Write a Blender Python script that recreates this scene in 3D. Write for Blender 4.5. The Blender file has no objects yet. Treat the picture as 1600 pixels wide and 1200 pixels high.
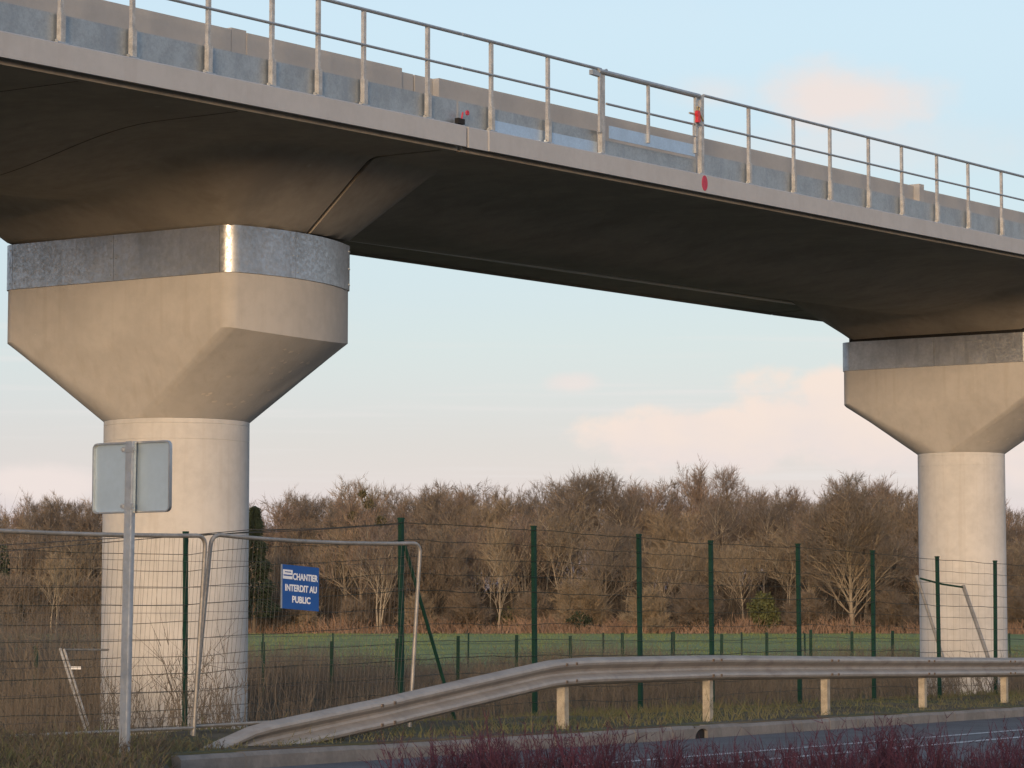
import bpy, math, random
import numpy as np
from mathutils import Vector, Matrix
random.seed(7); rng = np.random.default_rng(7)
R = math.radians
S = bpy.context.scene
C = S.collection

# ------------------------------------------------------------------ camera, sky, sun, exposure
FPX, HOR, CZ = 4440.0, 972.0, 1.6
PITCH = math.atan((HOR - 600) / FPX)
cam_d = bpy.data.cameras.new('camera'); cam = bpy.data.objects.new('camera', cam_d); C.objects.link(cam)
cam.location = (0, 0, CZ); cam.rotation_euler = (math.pi/2 + PITCH, 0, 0)
cam_d.sensor_width = 36; cam_d.lens = FPX/1600*36; cam_d.clip_start = .5; cam_d.clip_end = 9000
S.camera = cam
SUN_AZ, SUN_EL = -7.0, 3.3          # degrees: to the left of straight behind the camera; above the horizon
SKY_STRENGTH, SUN_STRENGTH, EXPOSURE = 0.15, 1.15, 1.35
S.view_settings.view_transform = 'Standard'; S.view_settings.look = 'None'
S.view_settings.gamma = 1; S.view_settings.use_curve_mapping = False
S.view_settings.exposure = EXPOSURE
S.render.engine = 'CYCLES'
S.cycles.max_bounces = 6; S.cycles.diffuse_bounces = 3; S.cycles.use_denoising = True
sd = Vector((math.sin(R(SUN_AZ))*math.cos(R(SUN_EL)), -math.cos(R(SUN_AZ))*math.cos(R(SUN_EL)), math.sin(R(SUN_EL))))
sun_d = bpy.data.lights.new('sun', 'SUN'); sun = bpy.data.objects.new('sun', sun_d); C.objects.link(sun)
sun_d.energy = SUN_STRENGTH; sun_d.angle = R(12); sun_d.color = (1, .75, .51)
sun.rotation_euler = sd.to_track_quat('Z', 'Y').to_euler(); sun.location = (0, -30, 30)


class NX:                                               # small expression helper for shader nodes
    def __init__(s, nt, sock): s.nt, s.k = nt, sock
    @staticmethod
    def m(nt, op, *a, clamp=False):
        n = nt.nodes.new('ShaderNodeMath'); n.operation = op; n.use_clamp = clamp
        for i, v in enumerate(a):
            if isinstance(v, NX): nt.links.new(v.k, n.inputs[i])
            else: n.inputs[i].default_value = v
        return NX(nt, n.outputs[0])
    def _b(s, op, o): return NX.m(s.nt, op, s, o)
    def __add__(s, o): return s._b('ADD', o)
    def __sub__(s, o): return s._b('SUBTRACT', o)
    def __mul__(s, o): return s._b('MULTIPLY', o)
    def __truediv__(s, o): return s._b('DIVIDE', o)
    def smooth(s, lo, hi, a=0., b=1.):
        n = s.nt.nodes.new('ShaderNodeMapRange'); n.interpolation_type = 'SMOOTHSTEP'
        s.nt.links.new(s.k, n.inputs[0])
        for i, v in zip((1, 2, 3, 4), (lo, hi, a, b)): n.inputs[i].default_value = v
        return NX(s.nt, n.outputs[0])


def mixc(nt, fac, a, b):
    n = nt.nodes.new('ShaderNodeMix'); n.data_type = 'RGBA'
    for i, v in ((0, fac), (6, a), (7, b)):
        if isinstance(v, NX): nt.links.new(v.k, n.inputs[i])
        elif hasattr(v, 'is_linked') or hasattr(v, 'links'): nt.links.new(v, n.inputs[i])
        else: n.inputs[i].default_value = v if i == 0 else (*v, 1)
    return n.outputs[2]


def world():
    w = bpy.data.worlds.new('World'); S.world = w; w.use_nodes = True
    nt = w.node_tree; nt.nodes.clear(); nn = nt.nodes.new
    sky = nn('ShaderNodeTexSky'); sky.sky_type = 'NISHITA'; sky.sun_disc = False
    sky.sun_elevation = R(SUN_EL)
    sky.sun_rotation = R(180 - SUN_AZ)
    sky.air_density = 1; sky.dust_density = 1.0; sky.ozone_density = 1.0
    tc = nn('ShaderNodeTexCoord'); sx = nn('ShaderNodeSeparateXYZ'); nt.links.new(tc.outputs['Generated'], sx.inputs[0])
    X, Y, Z = (NX(nt, sx.outputs[i]) for i in range(3))
    az = NX.m(nt, 'ARCTAN2', X, Y); el = NX.m(nt, 'ARCSINE', Z)
    # high thin veil that whitens the low sky
    ramp = nn('ShaderNodeValToRGB'); nt.links.new((el/(math.pi/2)).k, ramp.inputs[0])
    cr = ramp.color_ramp; cr.interpolation = 'EASE'
    stops = VEIL
    cr.elements[0].position = stops[0][0]; cr.elements[0].color = (*stops[0][1], 1)
    cr.elements[1].position = stops[-1][0]; cr.elements[1].color = (*stops[-1][1], 1)
    for p, c in stops[1:-1]:
        e = cr.elements.new(p); e.color = (*c, 1)
    base = mixc(nt, VEIL_MIX, sky.outputs[0], ramp.outputs[0])
    # clouds on the sky: noise in direction space, drawn out along the horizon
    def noise(ka, ke, det, seed, rough=.55):
        cx = nn('ShaderNodeCombineXYZ')
        for i, v in enumerate((az*ka, el*ke)): nt.links.new(v.k, cx.inputs[i])
        cx.inputs[2].default_value = seed
        n = nn('ShaderNodeTexNoise'); n.inputs['Scale'].default_value = 1; n.inputs['Detail'].default_value = det
        n.inputs['Roughness'].default_value = rough
        nt.links.new(cx.outputs[0], n.inputs['Vector']); return NX(nt, n.outputs[0])
    fine = noise(42, 60, 6, 3.1, .55); mid = noise(14, 30, 4, 8.2); big = noise(3, 9, 3, 5.7)
    def blob(px, py, rx, ry):
        a0, e0 = (px-800)/FPX, (HOR-py)/FPX
        u = (az - a0)*(FPX/rx); v = (el - e0)*(FPX/ry)
        return NX.m(nt, 'SQRT', u*u + v*v)
    def cum(d, lo, hi): return (d*-1 + 1 + (fine - .5)*1.15 + (mid - .5)*.5).smooth(lo, hi)
    masks = [cum(blob(1385, 655, 265, 100), -.05, .30), cum(blob(1110, 690, 230, 58), -.02, .35), cum(blob(1300, 612, 85, 50), 0, .4),
             cum(blob(1620, 735, 130, 40), 0, .5)]
    cm = masks[0]
    for k in masks[1:]: cm = NX.m(nt, 'MAXIMUM', cm, k)
    soft = [cum(blob(1330, 165, 200, 72), -.1, .8)*.95, cum(blob(1120, 150, 110, 40), -.05, 1.0)*.45, cum(blob(895, 600, 55, 22), 0, .8)*.7,
            cum(blob(50, 757, 130, 40), -.05, .6)*.9, cum(blob(1330, 230, 330, 70), -.1, 1.2)*.45]
    # the rest of the sky carries the same kind of clouds
    out = (az*1.0); out = NX.m(nt, 'ABSOLUTE', out).smooth(.2, .3); high = el.smooth(.2, .3)
    away = NX.m(nt, 'MAXIMUM', out, high)
    soft.append((mid*.4 + fine*.3 + big*.5).smooth(.62, .78)*away*.8)
    sm = soft[0]
    for k in soft[1:]: sm = NX.m(nt, 'MAXIMUM', sm, k)
    streak = (noise(6, 170, 3, 1.3)).smooth(.5, .75)*el.smooth(.02, .05)*el.smooth(.12, .08)*.6
    col = mixc(nt, streak, base, CLOUD_STREAK)
    col = mixc(nt, sm, col, CLOUD_SOFT)
    # cumulus: lit warm on top, greyer underneath
    shade = (mid*.6 + fine*.5 + (el*14)).smooth(.95, 1.75)
    ccol = mixc(nt, shade, CLOUD_LOW, CLOUD_LIT)
    col = mixc(nt, cm*.92, col, ccol)
    bg = nn('ShaderNodeBackground'); bg.inputs[1].default_value = SKY_STRENGTH
    nt.links.new(col, bg.inputs[0]); o = nn('ShaderNodeOutputWorld'); nt.links.new(bg.outputs[0], o.inputs[0])


K = 1/(SKY_STRENGTH*2**EXPOSURE)                        # sky values below are written as they look on film
def kk(c): return tuple(v*K for v in c)
VEIL = [(0, kk((.60, .80, 1.34))), (.011, kk((.47, .68, 1.30))), (.044, kk((.24, .36, .95))), (.067, kk((.26, .40, .90))), (.10, kk((.37, .51, .90))), (.139, kk((.52, .66, .97))), (.35, kk((.46, .64, .98))), (1, kk((.25, .40, .66)))]
VEIL_MIX = .5
CLOUD_STREAK, CLOUD_SOFT = kk((.84, .80, .78)), kk((.87, .77, .73))
CLOUD_LIT, CLOUD_LOW = kk((.95, .79, .69)), kk((.77, .715, .73))
world()


# ------------------------------------------------------------------ materials
def mat(name, col, rough=.8, metal=0., var=.0, vscale=3., col2=None, bump=0., bscale=30., spec=.5, streak=None, stretch=(1, 1, 1), spangle=0, spots=None, rvar=0):
    m = bpy.data.materials.new(name); m.use_nodes = True; nt = m.node_tree; nn = nt.nodes.new
    b = nt.nodes['Principled BSDF']; b.inputs['Roughness'].default_value = rough; b.inputs['Metallic'].default_value = metal
    b.inputs['Specular IOR Level'].default_value = spec
    tc = nn('ShaderNodeTexCoord'); mp = nn('ShaderNodeMapping'); mp.inputs['Scale'].default_value = stretch
    nt.links.new(tc.outputs['Object'], mp.inputs[0])
    def noise(sc, det=5, rgh=.6, vec=mp.outputs[0]):
        n = nn('ShaderNodeTexNoise'); n.inputs['Scale'].default_value = sc; n.inputs['Detail'].default_value = det; n.inputs['Roughness'].default_value = rgh
        nt.links.new(vec, n.inputs['Vector']); return NX(nt, n.outputs[0])
    c2 = col2 or tuple(v*(1-var) for v in col)
    out = None
    if var or col2:
        f = (noise(vscale)*.65 + noise(vscale*7, 4)*.35).smooth(.36, .64)
        out = mixc(nt, f, c2, col)
    if spangle:
        v = nn('ShaderNodeTexVoronoi'); v.inputs['Scale'].default_value = spangle; nt.links.new(tc.outputs['Object'], v.inputs['Vector'])
        sp = nn('ShaderNodeSeparateColor'); nt.links.new(v.outputs['Color'], sp.inputs[0])
        out = mixc(nt, NX(nt, sp.outputs[0])*.35, out or col, tuple(v_*.72 for v_ in col))
        nt.links.new((NX(nt, sp.outputs[1])*.22 + rough - .1).k, b.inputs['Roughness'])
    if streak:                                           # faint board / rain marks running down
        mp2 = nn('ShaderNodeMapping'); mp2.inputs['Scale'].default_value = streak[1]; nt.links.new(tc.outputs['Object'], mp2.inputs[0])
        f = noise(1, 4, .6, mp2.outputs[0]).smooth(.5, .72)*streak[2]
        out = mixc(nt, f, out or col, streak[0])
    if spots:
        v = nn('ShaderNodeTexVoronoi'); v.inputs['Scale'].default_value = spots[0]; nt.links.new(tc.outputs['Object'], v.inputs['Vector'])
        f = NX(nt, v.outputs['Distance']).smooth(spots[1], spots[1]*.4)*noise(2.).smooth(.45, .6)
        out = mixc(nt, f*.6, out or col, spots[2])
    if out is None: b.inputs['Base Color'].default_value = (*col, 1)
    else: nt.links.new(out, b.inputs['Base Color'])
    if bump:
        bp = nn('ShaderNodeBump'); bp.inputs['Strength'].default_value = bump; bp.inputs['Distance'].default_value = .02
        nt.links.new((noise(bscale, 6, .65)).k, bp.inputs['Height']); nt.links.new(bp.outputs[0], b.inputs['Normal'])
    return m


M = {}
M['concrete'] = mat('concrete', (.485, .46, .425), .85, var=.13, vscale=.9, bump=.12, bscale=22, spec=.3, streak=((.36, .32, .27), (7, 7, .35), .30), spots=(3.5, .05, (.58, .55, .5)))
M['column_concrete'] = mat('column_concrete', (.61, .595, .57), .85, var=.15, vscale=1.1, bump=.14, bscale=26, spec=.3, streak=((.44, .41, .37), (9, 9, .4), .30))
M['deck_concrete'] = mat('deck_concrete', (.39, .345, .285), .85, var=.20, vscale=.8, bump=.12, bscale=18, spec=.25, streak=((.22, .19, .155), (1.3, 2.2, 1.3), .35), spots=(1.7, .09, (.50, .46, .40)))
M['fascia'] = mat('fascia', (.43, .43, .43), .8, var=.08, vscale=1.5, bump=.08, bscale=30, spec=.3, streak=((.36, .34, .33), (5, 5, .6), .25))
M['wall_concrete'] = mat('wall_concrete', (.41, .40, .385), .85, var=.08, vscale=2, bump=.08, bscale=30, spec=.3)
M['galv'] = mat('galvanised_steel', (.55, .56, .56), .42, .85, var=.28, vscale=2.0, bump=.12, bscale=16, spangle=30, streak=((.30, .31, .31), (5, 5, .8), .55))
M['galv_plate'] = mat('galvanised_plate', (.41, .44, .45), .5, .65, var=.25, vscale=3, spangle=60, streak=((.28, .31, .335), (5, 5, .7), .6))
M['new_plate'] = mat('new_galvanised_plate', (.50, .60, .70), .4, .7, var=.12, vscale=4, spangle=60)
M['post_metal'] = mat('post_metal', (.56, .55, .525), .6, .45, var=.4, vscale=9, spangle=70)
M['rail_metal'] = mat('rail_metal', (.40, .42, .43), .5, .6, var=.2, vscale=6)
M['guard_metal'] = mat('guardrail_metal', (.40, .355, .31), .55, .25, var=.22, vscale=2.0, streak=((.20, .16, .13), (2, 2, 9), .5), spots=(4.1, .035, (.10, .065, .045)))
M['sign_back'] = mat('sign_back', (.47, .58, .67), .6, .75, var=.08, vscale=3)
M['dark'] = mat('rubber_and_gap_shade', (.012, .011, .01), .9)  # black rubber, and the shade painted into hollows
M['patch'] = mat('patch_mortar', (.62, .57, .50), .9, var=.2, vscale=20)
M['bolt_dark'] = mat('rusty_bolt', (.14, .10, .07), .8, .3)
M['guard_post'] = mat('guard_post_metal', (.50, .43, .32), .65, .2, var=.4, vscale=9, spangle=70)
M['corner_weeds'] = mat('trodden_weeds', (.10, .082, .06), .95, var=.45, vscale=1.5)
M['seam'] = mat('joint_mortar', (.09, .075, .06), .9, var=.4, vscale=3)
M['crease_glint'] = mat('crease_glint', (.8, .78, .74), .4)  # pale colour stands for light caught on the soffit crease
M['green_paint'] = mat('green_paint', (.011, .046, .033), .6, 0, var=.3, vscale=5, spec=.15)
M['wire'] = mat('wire', (.09, .085, .08), .7, .1)
M['green_wire'] = mat('green_wire', (.04, .05, .042), .6, .1)
M['heras'] = mat('panel_tube', (.36, .34, .31), .55, .5, var=.3, vscale=6)
M['red'] = mat('red_paint', (.55, .03, .035), .5)
M['marker'] = mat('red_marker_paint', (.50, .05, .09), .7, var=.2, vscale=20)
M['brass'] = mat('brass', (.6, .42, .2), .4, .8)
M['blue_board'] = mat('blue_board', (.012, .085, .32), .45, var=.12, vscale=6)
M['white_print'] = mat('white_print', (.78, .79, .80), .6)
M['grey_print'] = mat('grey_print', (.35, .38, .45), .6)
M['kerb'] = mat('kerb_concrete', (.23, .21, .19), .9, var=.3, vscale=3, bump=.3, bscale=40, streak=((.14, .125, .115), (1.2, 1.2, 9), .5))
M['asphalt'] = mat('asphalt', (.115, .115, .125), .75, var=.34, vscale=1.2, bump=.5, bscale=140, spec=.5)
M['line'] = mat('road_paint', (.62, .62, .62), .7, col2=(.30, .30, .31), vscale=9)
M['bark'] = mat('bark', (.33, .26, .175), .9, var=.40, vscale=1.3)
M['bark_pale'] = mat('bark_pale', (.42, .345, .245), .9, var=.45, vscale=1.3)
M['bark_dark'] = mat('bark_dark', (.17, .13, .09), .9, var=.4, vscale=1.3)
M['twig'] = mat('twig', (.21, .165, .122), .9, var=.35, vscale=.6)
M['twig_red'] = mat('twig_red', (.245, .18, .135), .9, var=.3, vscale=.6)
M['twig_tan'] = mat('twig_tan', (.275, .21, .135), .9, var=.3, vscale=.6)
M['under'] = mat('undergrowth', (.125, .097, .068), .95, var=.5, vscale=.35)
M['bracken'] = mat('bracken', (.33, .205, .13), .95, var=.45, vscale=.4)
M['weeds'] = mat('dry_weeds', (.165, .14, .112), .95, var=.45, vscale=.5)
M['grass'] = mat('verge_grass', (.095, .11, .04), .9, col2=(.15, .13, .07), vscale=1.3)
M['ivy'] = mat('evergreen_leaf', (.11, .115, .035), .8, var=.5, vscale=1.5)
M['conifer'] = mat('conifer', (.03, .045, .02), .85, var=.4, vscale=1.5)
M['mistletoe'] = mat('mistletoe', (.10, .085, .04), .9)
M['red_twig'] = mat('red_twig', (.065, .02, .042), .95, var=.5, vscale=3)


def ground_material():
    m = bpy.data.materials.new('ground'); m.use_nodes = True; nt = m.node_tree; nn = nt.nodes.new
    b = nt.nodes['Principled BSDF']; b.inputs['Roughness'].default_value = .95; b.inputs['Specular IOR Level'].default_value = .2
    tc = nn('ShaderNodeTexCoord')
    def noise(sc, det=6):
        n = nn('ShaderNodeTexNoise'); n.inputs['Scale'].default_value = sc; n.inputs['Detail'].default_value = det
        nt.links.new(tc.outputs['Object'], n.inputs['Vector']); return NX(nt, n.outputs[0])
    sx = nn('ShaderNodeSeparateXYZ'); nt.links.new(tc.outputs['Object'], sx.inputs[0])
    Y = NX(nt, sx.outputs[1])
    soil = mixc(nt, noise(1.1).smooth(.35, .65), (.085, .066, .045), (.13, .11, .075))
    soil = mixc(nt, noise(.5).smooth(.48, .6)*.7, soil, (.08, .085, .038))
    field = mixc(nt, (noise(.12)*.6 + noise(2.5)*.4).smooth(.38, .62), (.16, .185, .06), (.20, .22, .085))
    d = Y + (noise(.15) - .5)*40
    col = mixc(nt, d.smooth(84, 100), soil, field)
    litter = mixc(nt, noise(1.5).smooth(.4, .6), (.16, .10, .06), (.28, .18, .11))
    col = mixc(nt, (Y + (noise(.2) - .5)*14).smooth(216, 222), col, litter)
    nt.links.new(col, b.inputs['Base Color'])
    bp = nn('ShaderNodeBump'); bp.inputs['Strength'].default_value = .6; bp.inputs['Distance'].default_value = .08
    nt.links.new((noise(6)).k, bp.inputs['Height']); nt.links.new(bp.outputs[0], b.inputs['Normal'])
    return m
M['ground'] = ground_material()


# ------------------------------------------------------------------ helpers
def wloc(o):
    v = Vector((0, 0, 0))
    while o is not None: v += Vector(o.location); o = o.parent
    return np.array(v)


class MB:                                               # collects faces in world coordinates; build() links ONE mesh object
    def __init__(s): s.v, s.f = [], []
    def add(s, vs, fs):
        o = len(s.v); s.v.extend([tuple(map(float, p)) for p in vs]); s.f.extend([tuple(i+o for i in f) for f in fs]); return s
    def box(s, c, ax, ay, az):                           # centre and three half axes
        c, ax, ay, az = (np.asarray(q, float) for q in (c, ax, ay, az))
        vs = [c+sx*ax+sy*ay+sz*az for sz in (-1, 1) for sy in (-1, 1) for sx in (-1, 1)]
        return s.add(vs, [(0, 2, 3, 1), (4, 5, 7, 6), (0, 1, 5, 4), (2, 6, 7, 3), (0, 4, 6, 2), (1, 3, 7, 5)])
    def tube(s, pts, r, n=8, cap=True):
        pts = [np.asarray(p, float) for p in pts]; rs = r if hasattr(r, '__len__') else [r]*len(pts)
        t0 = pts[1]-pts[0]; ref = np.array([0, 0, 1.]) if abs(t0[2]) < .9*np.linalg.norm(t0) else np.array([1., 0, 0])
        vs = []
        for i, p in enumerate(pts):
            t = pts[min(i+1, len(pts)-1)]-pts[max(i-1, 0)]; t = t/np.linalg.norm(t)
            a = np.cross(t, ref); a /= np.linalg.norm(a); b_ = np.cross(t, a)
            for k in range(n):
                th = 2*math.pi*k/n; vs.append(p+rs[i]*(math.cos(th)*a+math.sin(th)*b_))
        fs = [(i*n+k, i*n+(k+1) % n, (i+1)*n+(k+1) % n, (i+1)*n+k) for i in range(len(pts)-1) for k in range(n)]
        if cap: fs += [tuple(range(n))[::-1], tuple((len(pts)-1)*n+k for k in range(n))]
        return s.add(vs, fs)
    def loft(s, rings, cap=True, closed=True):
        n = len(rings[0]); vs = [p for r_ in rings for p in r_]
        fs = [(i*n+k, i*n+(k+1) % n, (i+1)*n+(k+1) % n, (i+1)*n+k) for i in range(len(rings)-1) for k in range(n if closed else n-1)]
        if cap: fs += [tuple(range(n))[::-1], tuple((len(rings)-1)*n+k for k in range(n))]
        return s.add(vs, fs)
    def build(s, name, m, parent=None, smooth=None, kind=None, recalc=True):
        me = bpy.data.meshes.new(name)
        v = np.asarray(s.v, float)
        if parent is not None: v = v-wloc(parent)
        me.from_pydata(v.tolist(), [], s.f); me.materials.append(m)
        if recalc:
            import bmesh
            bm = bmesh.new(); bm.from_mesh(me); bmesh.ops.recalc_face_normals(bm, faces=bm.faces); bm.to_mesh(me); bm.free()
        if smooth is not None:
            for p in me.polygons: p.use_smooth = True
            me.set_sharp_from_angle(angle=R(smooth))
        o = bpy.data.objects.new(name, me); C.objects.link(o)
        if parent is not None: o.parent = parent
        if kind: o['kind'] = kind
        return o


def tag(o, label=None, cat=None, group=None, kind=None):
    for k, v in (('label', label), ('category', cat), ('group', group), ('kind', kind)):
        if v: o[k] = v
    return o


def thing(name, label, cat, loc, group=None):
    o = bpy.data.objects.new(name, None); C.objects.link(o); o.location = loc; o.empty_display_size = .2
    return tag(o, label, cat, group)


def soup(name, V, n, m, parent=None, kind=None):        # V: (count*n,3) loose polygons of n corners
    me = bpy.data.meshes.new(name); V = np.asarray(V, np.float32).reshape(-1, 3); nf = len(V)//n
    me.vertices.add(len(V)); me.vertices.foreach_set('co', V.ravel())
    me.loops.add(len(V)); me.loops.foreach_set('vertex_index', np.arange(len(V), dtype=np.int32))
    me.polygons.add(nf); me.polygons.foreach_set('loop_start', np.arange(0, len(V), n, dtype=np.int32))
    try: me.polygons.foreach_set('loop_total', np.full(nf, n, np.int32))
    except Exception: pass
    me.update(calc_edges=True); me.materials.append(m)
    o = bpy.data.objects.new(name, me); C.objects.link(o)
    if parent is not None: o.parent = parent
    if kind: o['kind'] = kind
    return o


def cones(P, Q, r, n=3):                                # thin tapering twigs from P to Q -> triangles
    P = np.asarray(P, float); Q = np.asarray(Q, float); r = np.broadcast_to(np.asarray(r, float), (len(P),))[:, None]
    t = Q-P; ref = np.where(np.abs(t[:, 2:3]) > .8*np.linalg.norm(t, axis=1, keepdims=True), np.array([[1., 0, 0]]), np.array([[0, 0, 1.]]))
    a = np.cross(t, ref); a /= np.linalg.norm(a, axis=1, keepdims=True)+1e-9
    b_ = np.cross(t, a); b_ /= np.linalg.norm(b_, axis=1, keepdims=True)+1e-9
    ring = [P+r*(math.cos(2*math.pi*k/n)*a+math.sin(2*math.pi*k/n)*b_) for k in range(n)]
    return np.concatenate([np.stack([ring[k], ring[(k+1) % n], Q], 1).reshape(-1, 3) for k in range(n)])


# ------------------------------------------------------------------ road frame and terrain (heights relative to the lens + CZ)
DR = np.array([.462, .887]); NR = np.array([.887, -.462]); K0 = np.array([-2.74, 24.3])
def road_pt(a, t, z): p = K0+DR*a-NR*t; return np.array([p[0], p[1], z])      # t > 0: behind the kerb, t < 0: on the road
def kerb_top(a): return CZ-1.12-.009*np.clip(a, -5, 45)
def at_coords(x, y):
    d0, d1 = x-K0[0], y-K0[1]
    return d0*DR[0]+d1*DR[1], -(d0*NR[0]+d1*NR[1])
def sst(x, a, b):
    q = np.clip((x-a)/(b-a), 0, 1); return q*q*(3-2*q)
def ground_z(x, y):
    x, y = np.asarray(x, float), np.asarray(y, float)
    a, t = at_coords(x, y)
    verge = kerb_top(a)+.015
    far = -.02+.75*sst(y, 105, 225)+.0*x
    far = far + .0
    z = verge+(0.0-verge)*sst(t, 2.4, 7.5)
    z = np.where(t > 7.5, far*sst(t, 7.5, 60), z)
    onroad = (t < -.02) & (a > 1.472*t-.40) & (t > -7.2)
    z = np.where(onroad, kerb_top(a)-.24, z)
    z = np.where(t < -7.2, kerb_top(a)-.02, z)
    lump = .05*np.sin(x*1.7+np.sin(y*1.3))*np.sin(y*1.1+.5*np.sin(x*.9))*(t > .6)*(y < 90)
    return z+lump


def ground():
    av = np.unique(np.concatenate([np.linspace(-3000, -60, 25), np.linspace(-60, -12, 30), np.linspace(-12, -.4, 50), [-.36, -.34], np.linspace(-.2, 60, 120), np.linspace(60, 320, 90), np.linspace(320, 3000, 25)]))
    tv = np.unique(np.concatenate([np.linspace(-3000, -60, 20), np.linspace(-60, -7.4, 20), [-7.25, -7.15], np.linspace(-7, -.3, 24), [-.06, -.015, .0], np.linspace(.15, 14, 60), np.linspace(14.5, 260, 110), np.linspace(270, 3000, 25)]))
    A, T = np.meshgrid(av, tv, indexing='ij')
    X = K0[0]+DR[0]*A-NR[0]*T; Yv = K0[1]+DR[1]*A-NR[1]*T
    Z = ground_z(X, Yv)
    na, nt_ = A.shape; vs = np.stack([X, Yv, Z], -1).reshape(-1, 3)
    fs = [(i*nt_+j, (i+1)*nt_+j, (i+1)*nt_+j+1, i*nt_+j+1) for i in range(na-1) for j in range(nt_-1)]
    mb = MB(); mb.v = vs.tolist(); mb.f = fs
    o = mb.build('ground', M['ground'], recalc=False, smooth=40); o['kind'] = 'structure'
    # road
    mb = MB(); aa = np.linspace(0, 1, 70)**1.5; tt = np.linspace(-7.1, -.12, 9)
    vs = [road_pt(a, t, kerb_top(a)-.145+.012*(1-((t+3.6)/3.6)**2)) for q in aa for t in tt for a in [1.472*t-.141+q*140]]; n = len(tt)
    mb.add(vs, [(i*n+j, (i+1)*n+j, (i+1)*n+j+1, i*n+j+1) for i in range(len(aa)-1) for j in range(n-1)])
    mb.build('road', M['asphalt'], recalc=False)['kind'] = 'structure'
    for t0 in (-2.4, -3.3):
        mb = MB(); vs = []
        aa2 = np.linspace(1, 90, 50)
        for a in aa2:
            for t in (t0-.065, t0+.065): vs.append(road_pt(a, t, kerb_top(a)-.139+.012*(1-((t+3.6)/3.6)**2)))
        mb.add(vs, [(2*i, 2*i+2, 2*i+3, 2*i+1) for i in range(len(aa2)-1)])
        mb.build('road_line', M['line'], recalc=False)['kind'] = 'structure'
    # kerb: stones laid end to end, with a gully mouth let into one of them
    root = bpy.data.objects.new('kerb', None); C.objects.link(root); root.location = road_pt(0, 0, CZ-1.2); root['kind'] = 'structure'
    gully = 10.55
    a = -.3; L = 1.0; i = 0
    while a < 62:
        b_ = a+L-.006
        spans = [(a, b_)]
        if a < gully < a+L:
            spans = [(a, gully-.22), (gully+.22, b_)]
        mb = MB(); jz = random.uniform(-.006, .006); jt = random.uniform(-.006, .006)
        for s0, s1 in spans:
            prof = [(-.12, -.27), (-.12+.004, -.035), (-.085, 0), (.10, 0), (.10, -.27)]
            mb.loft([[road_pt(s, t+jt, kerb_top(s)+z+jz) for t, z in prof] for s in (s0, s1)])
        if len(spans) > 1:                               # arched lintel above the mouth
            arch = [(math.cos(th), math.sin(th)) for th in np.linspace(0, math.pi, 13)]
            low = [(gully+.21*c, -.145+.115*s_) for c, s_ in arch]
            top = [(gully+.22*np.clip(c*1.0, -1, 1), -.002) for c, _ in arch]
            for t in (-.119, .09):
                vs = [road_pt(q, t, kerb_top(q)+z) for q, z in low]+[road_pt(q, t, kerb_top(q)+z) for q, z in top]
                n = len(arch); mb.add(vs, [(k, k+1, n+k+1, n+k) for k in range(n-1)])
            vs = [road_pt(q, t, kerb_top(q)+z) for t in (-.119, .09) for q, z in low]
            mb.add(vs, [(k, k+1, n+k+1, n+k) for k in range(n-1)])
            vs = [road_pt(q, t, kerb_top(q)-.002) for t in (-.119, .1) for q in (gully-.22, gully+.22)]
            mb.add(vs, [(0, 1, 3, 2)])
            MB().box(road_pt(gully, .02, kerb_top(gully)-.12), [*(DR*.205), 0], [*(NR*.10), 0], [0, 0, .09]).build('gully_shade', M['dark'], root)  # near-black block: shade of the open mouth put into its colour
        mb.build('kerbstone', M['kerb'], root, recalc=len(spans) == 1)
        a += L
ground()

# ------------------------------------------------------------------ viaduct
AZ, G = .565, .035
BD = np.array([math.sin(AZ), math.cos(AZ), 0]); ND = np.array([math.cos(AZ), -math.sin(AZ), 0]); UP = np.array([0, 0, 1.])
C1 = np.array([-4.622, 39.10, CZ]); SPAN = 27.03
def DP(s, u, z): return C1+BD*s+ND*u+UP*(z+G*s+min(max(-u-1, 0)/3.8, 1)*min(max(.19-.0100*s, -.17), .19))          # z: height above the lens at the first pier


PIER = dict(zn=2.74, zk=3.842, zb=4.566, zt=5.19, D=1.0, hw=1.95, ht=.66)
def cap_ring(s0, dz, z, hw, ht, rc, bulge, out=0., n=11):
    """plan outline of the hammerhead at one height: rounded rectangle whose ends bow outwards"""
    pts = []
    hw, ht, rc = hw+out, ht+out, rc+out
    rc = min(rc, hw-1e-4, ht-1e-4)
    for cx, cy, a0 in ((hw-rc, ht-rc, 0), (-(hw-rc), ht-rc, 90), (-(hw-rc), -(ht-rc), 180), (hw-rc, -(ht-rc), 270)):
        for k in range(n):
            th = R(a0+90*k/(n-1)); pts.append([cx+rc*math.cos(th), cy+rc*math.sin(th)])
        if a0 in (90, 270):                              # points along the bowed end
            sg = -1 if a0 == 90 else 1
            y0, y1 = (ht-rc, -(ht-rc)) if a0 == 90 else (-(ht-rc), ht-rc)
            for q in np.linspace(0, 1, 9)[1:-1]: pts.append([sg*hw, y0+(y1-y0)*q])
        else:
            x0, x1 = (hw-rc, -(hw-rc)) if a0 == 0 else (-(hw-rc), hw-rc)
            for q in np.linspace(0, 1, 9)[1:-1]: pts.append([x0+(x1-x0)*q, ht if a0 == 0 else -ht])
    res = []
    for u, v in pts:
        u2 = u+math.copysign(bulge*max(0, 1-(v/max(ht, 1e-6))**2), u)*sst(abs(u)/hw, .0, 1.)
        res.append(C1+BD*(s0+v)+ND*u2+UP*(z+dz))
    return res


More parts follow.
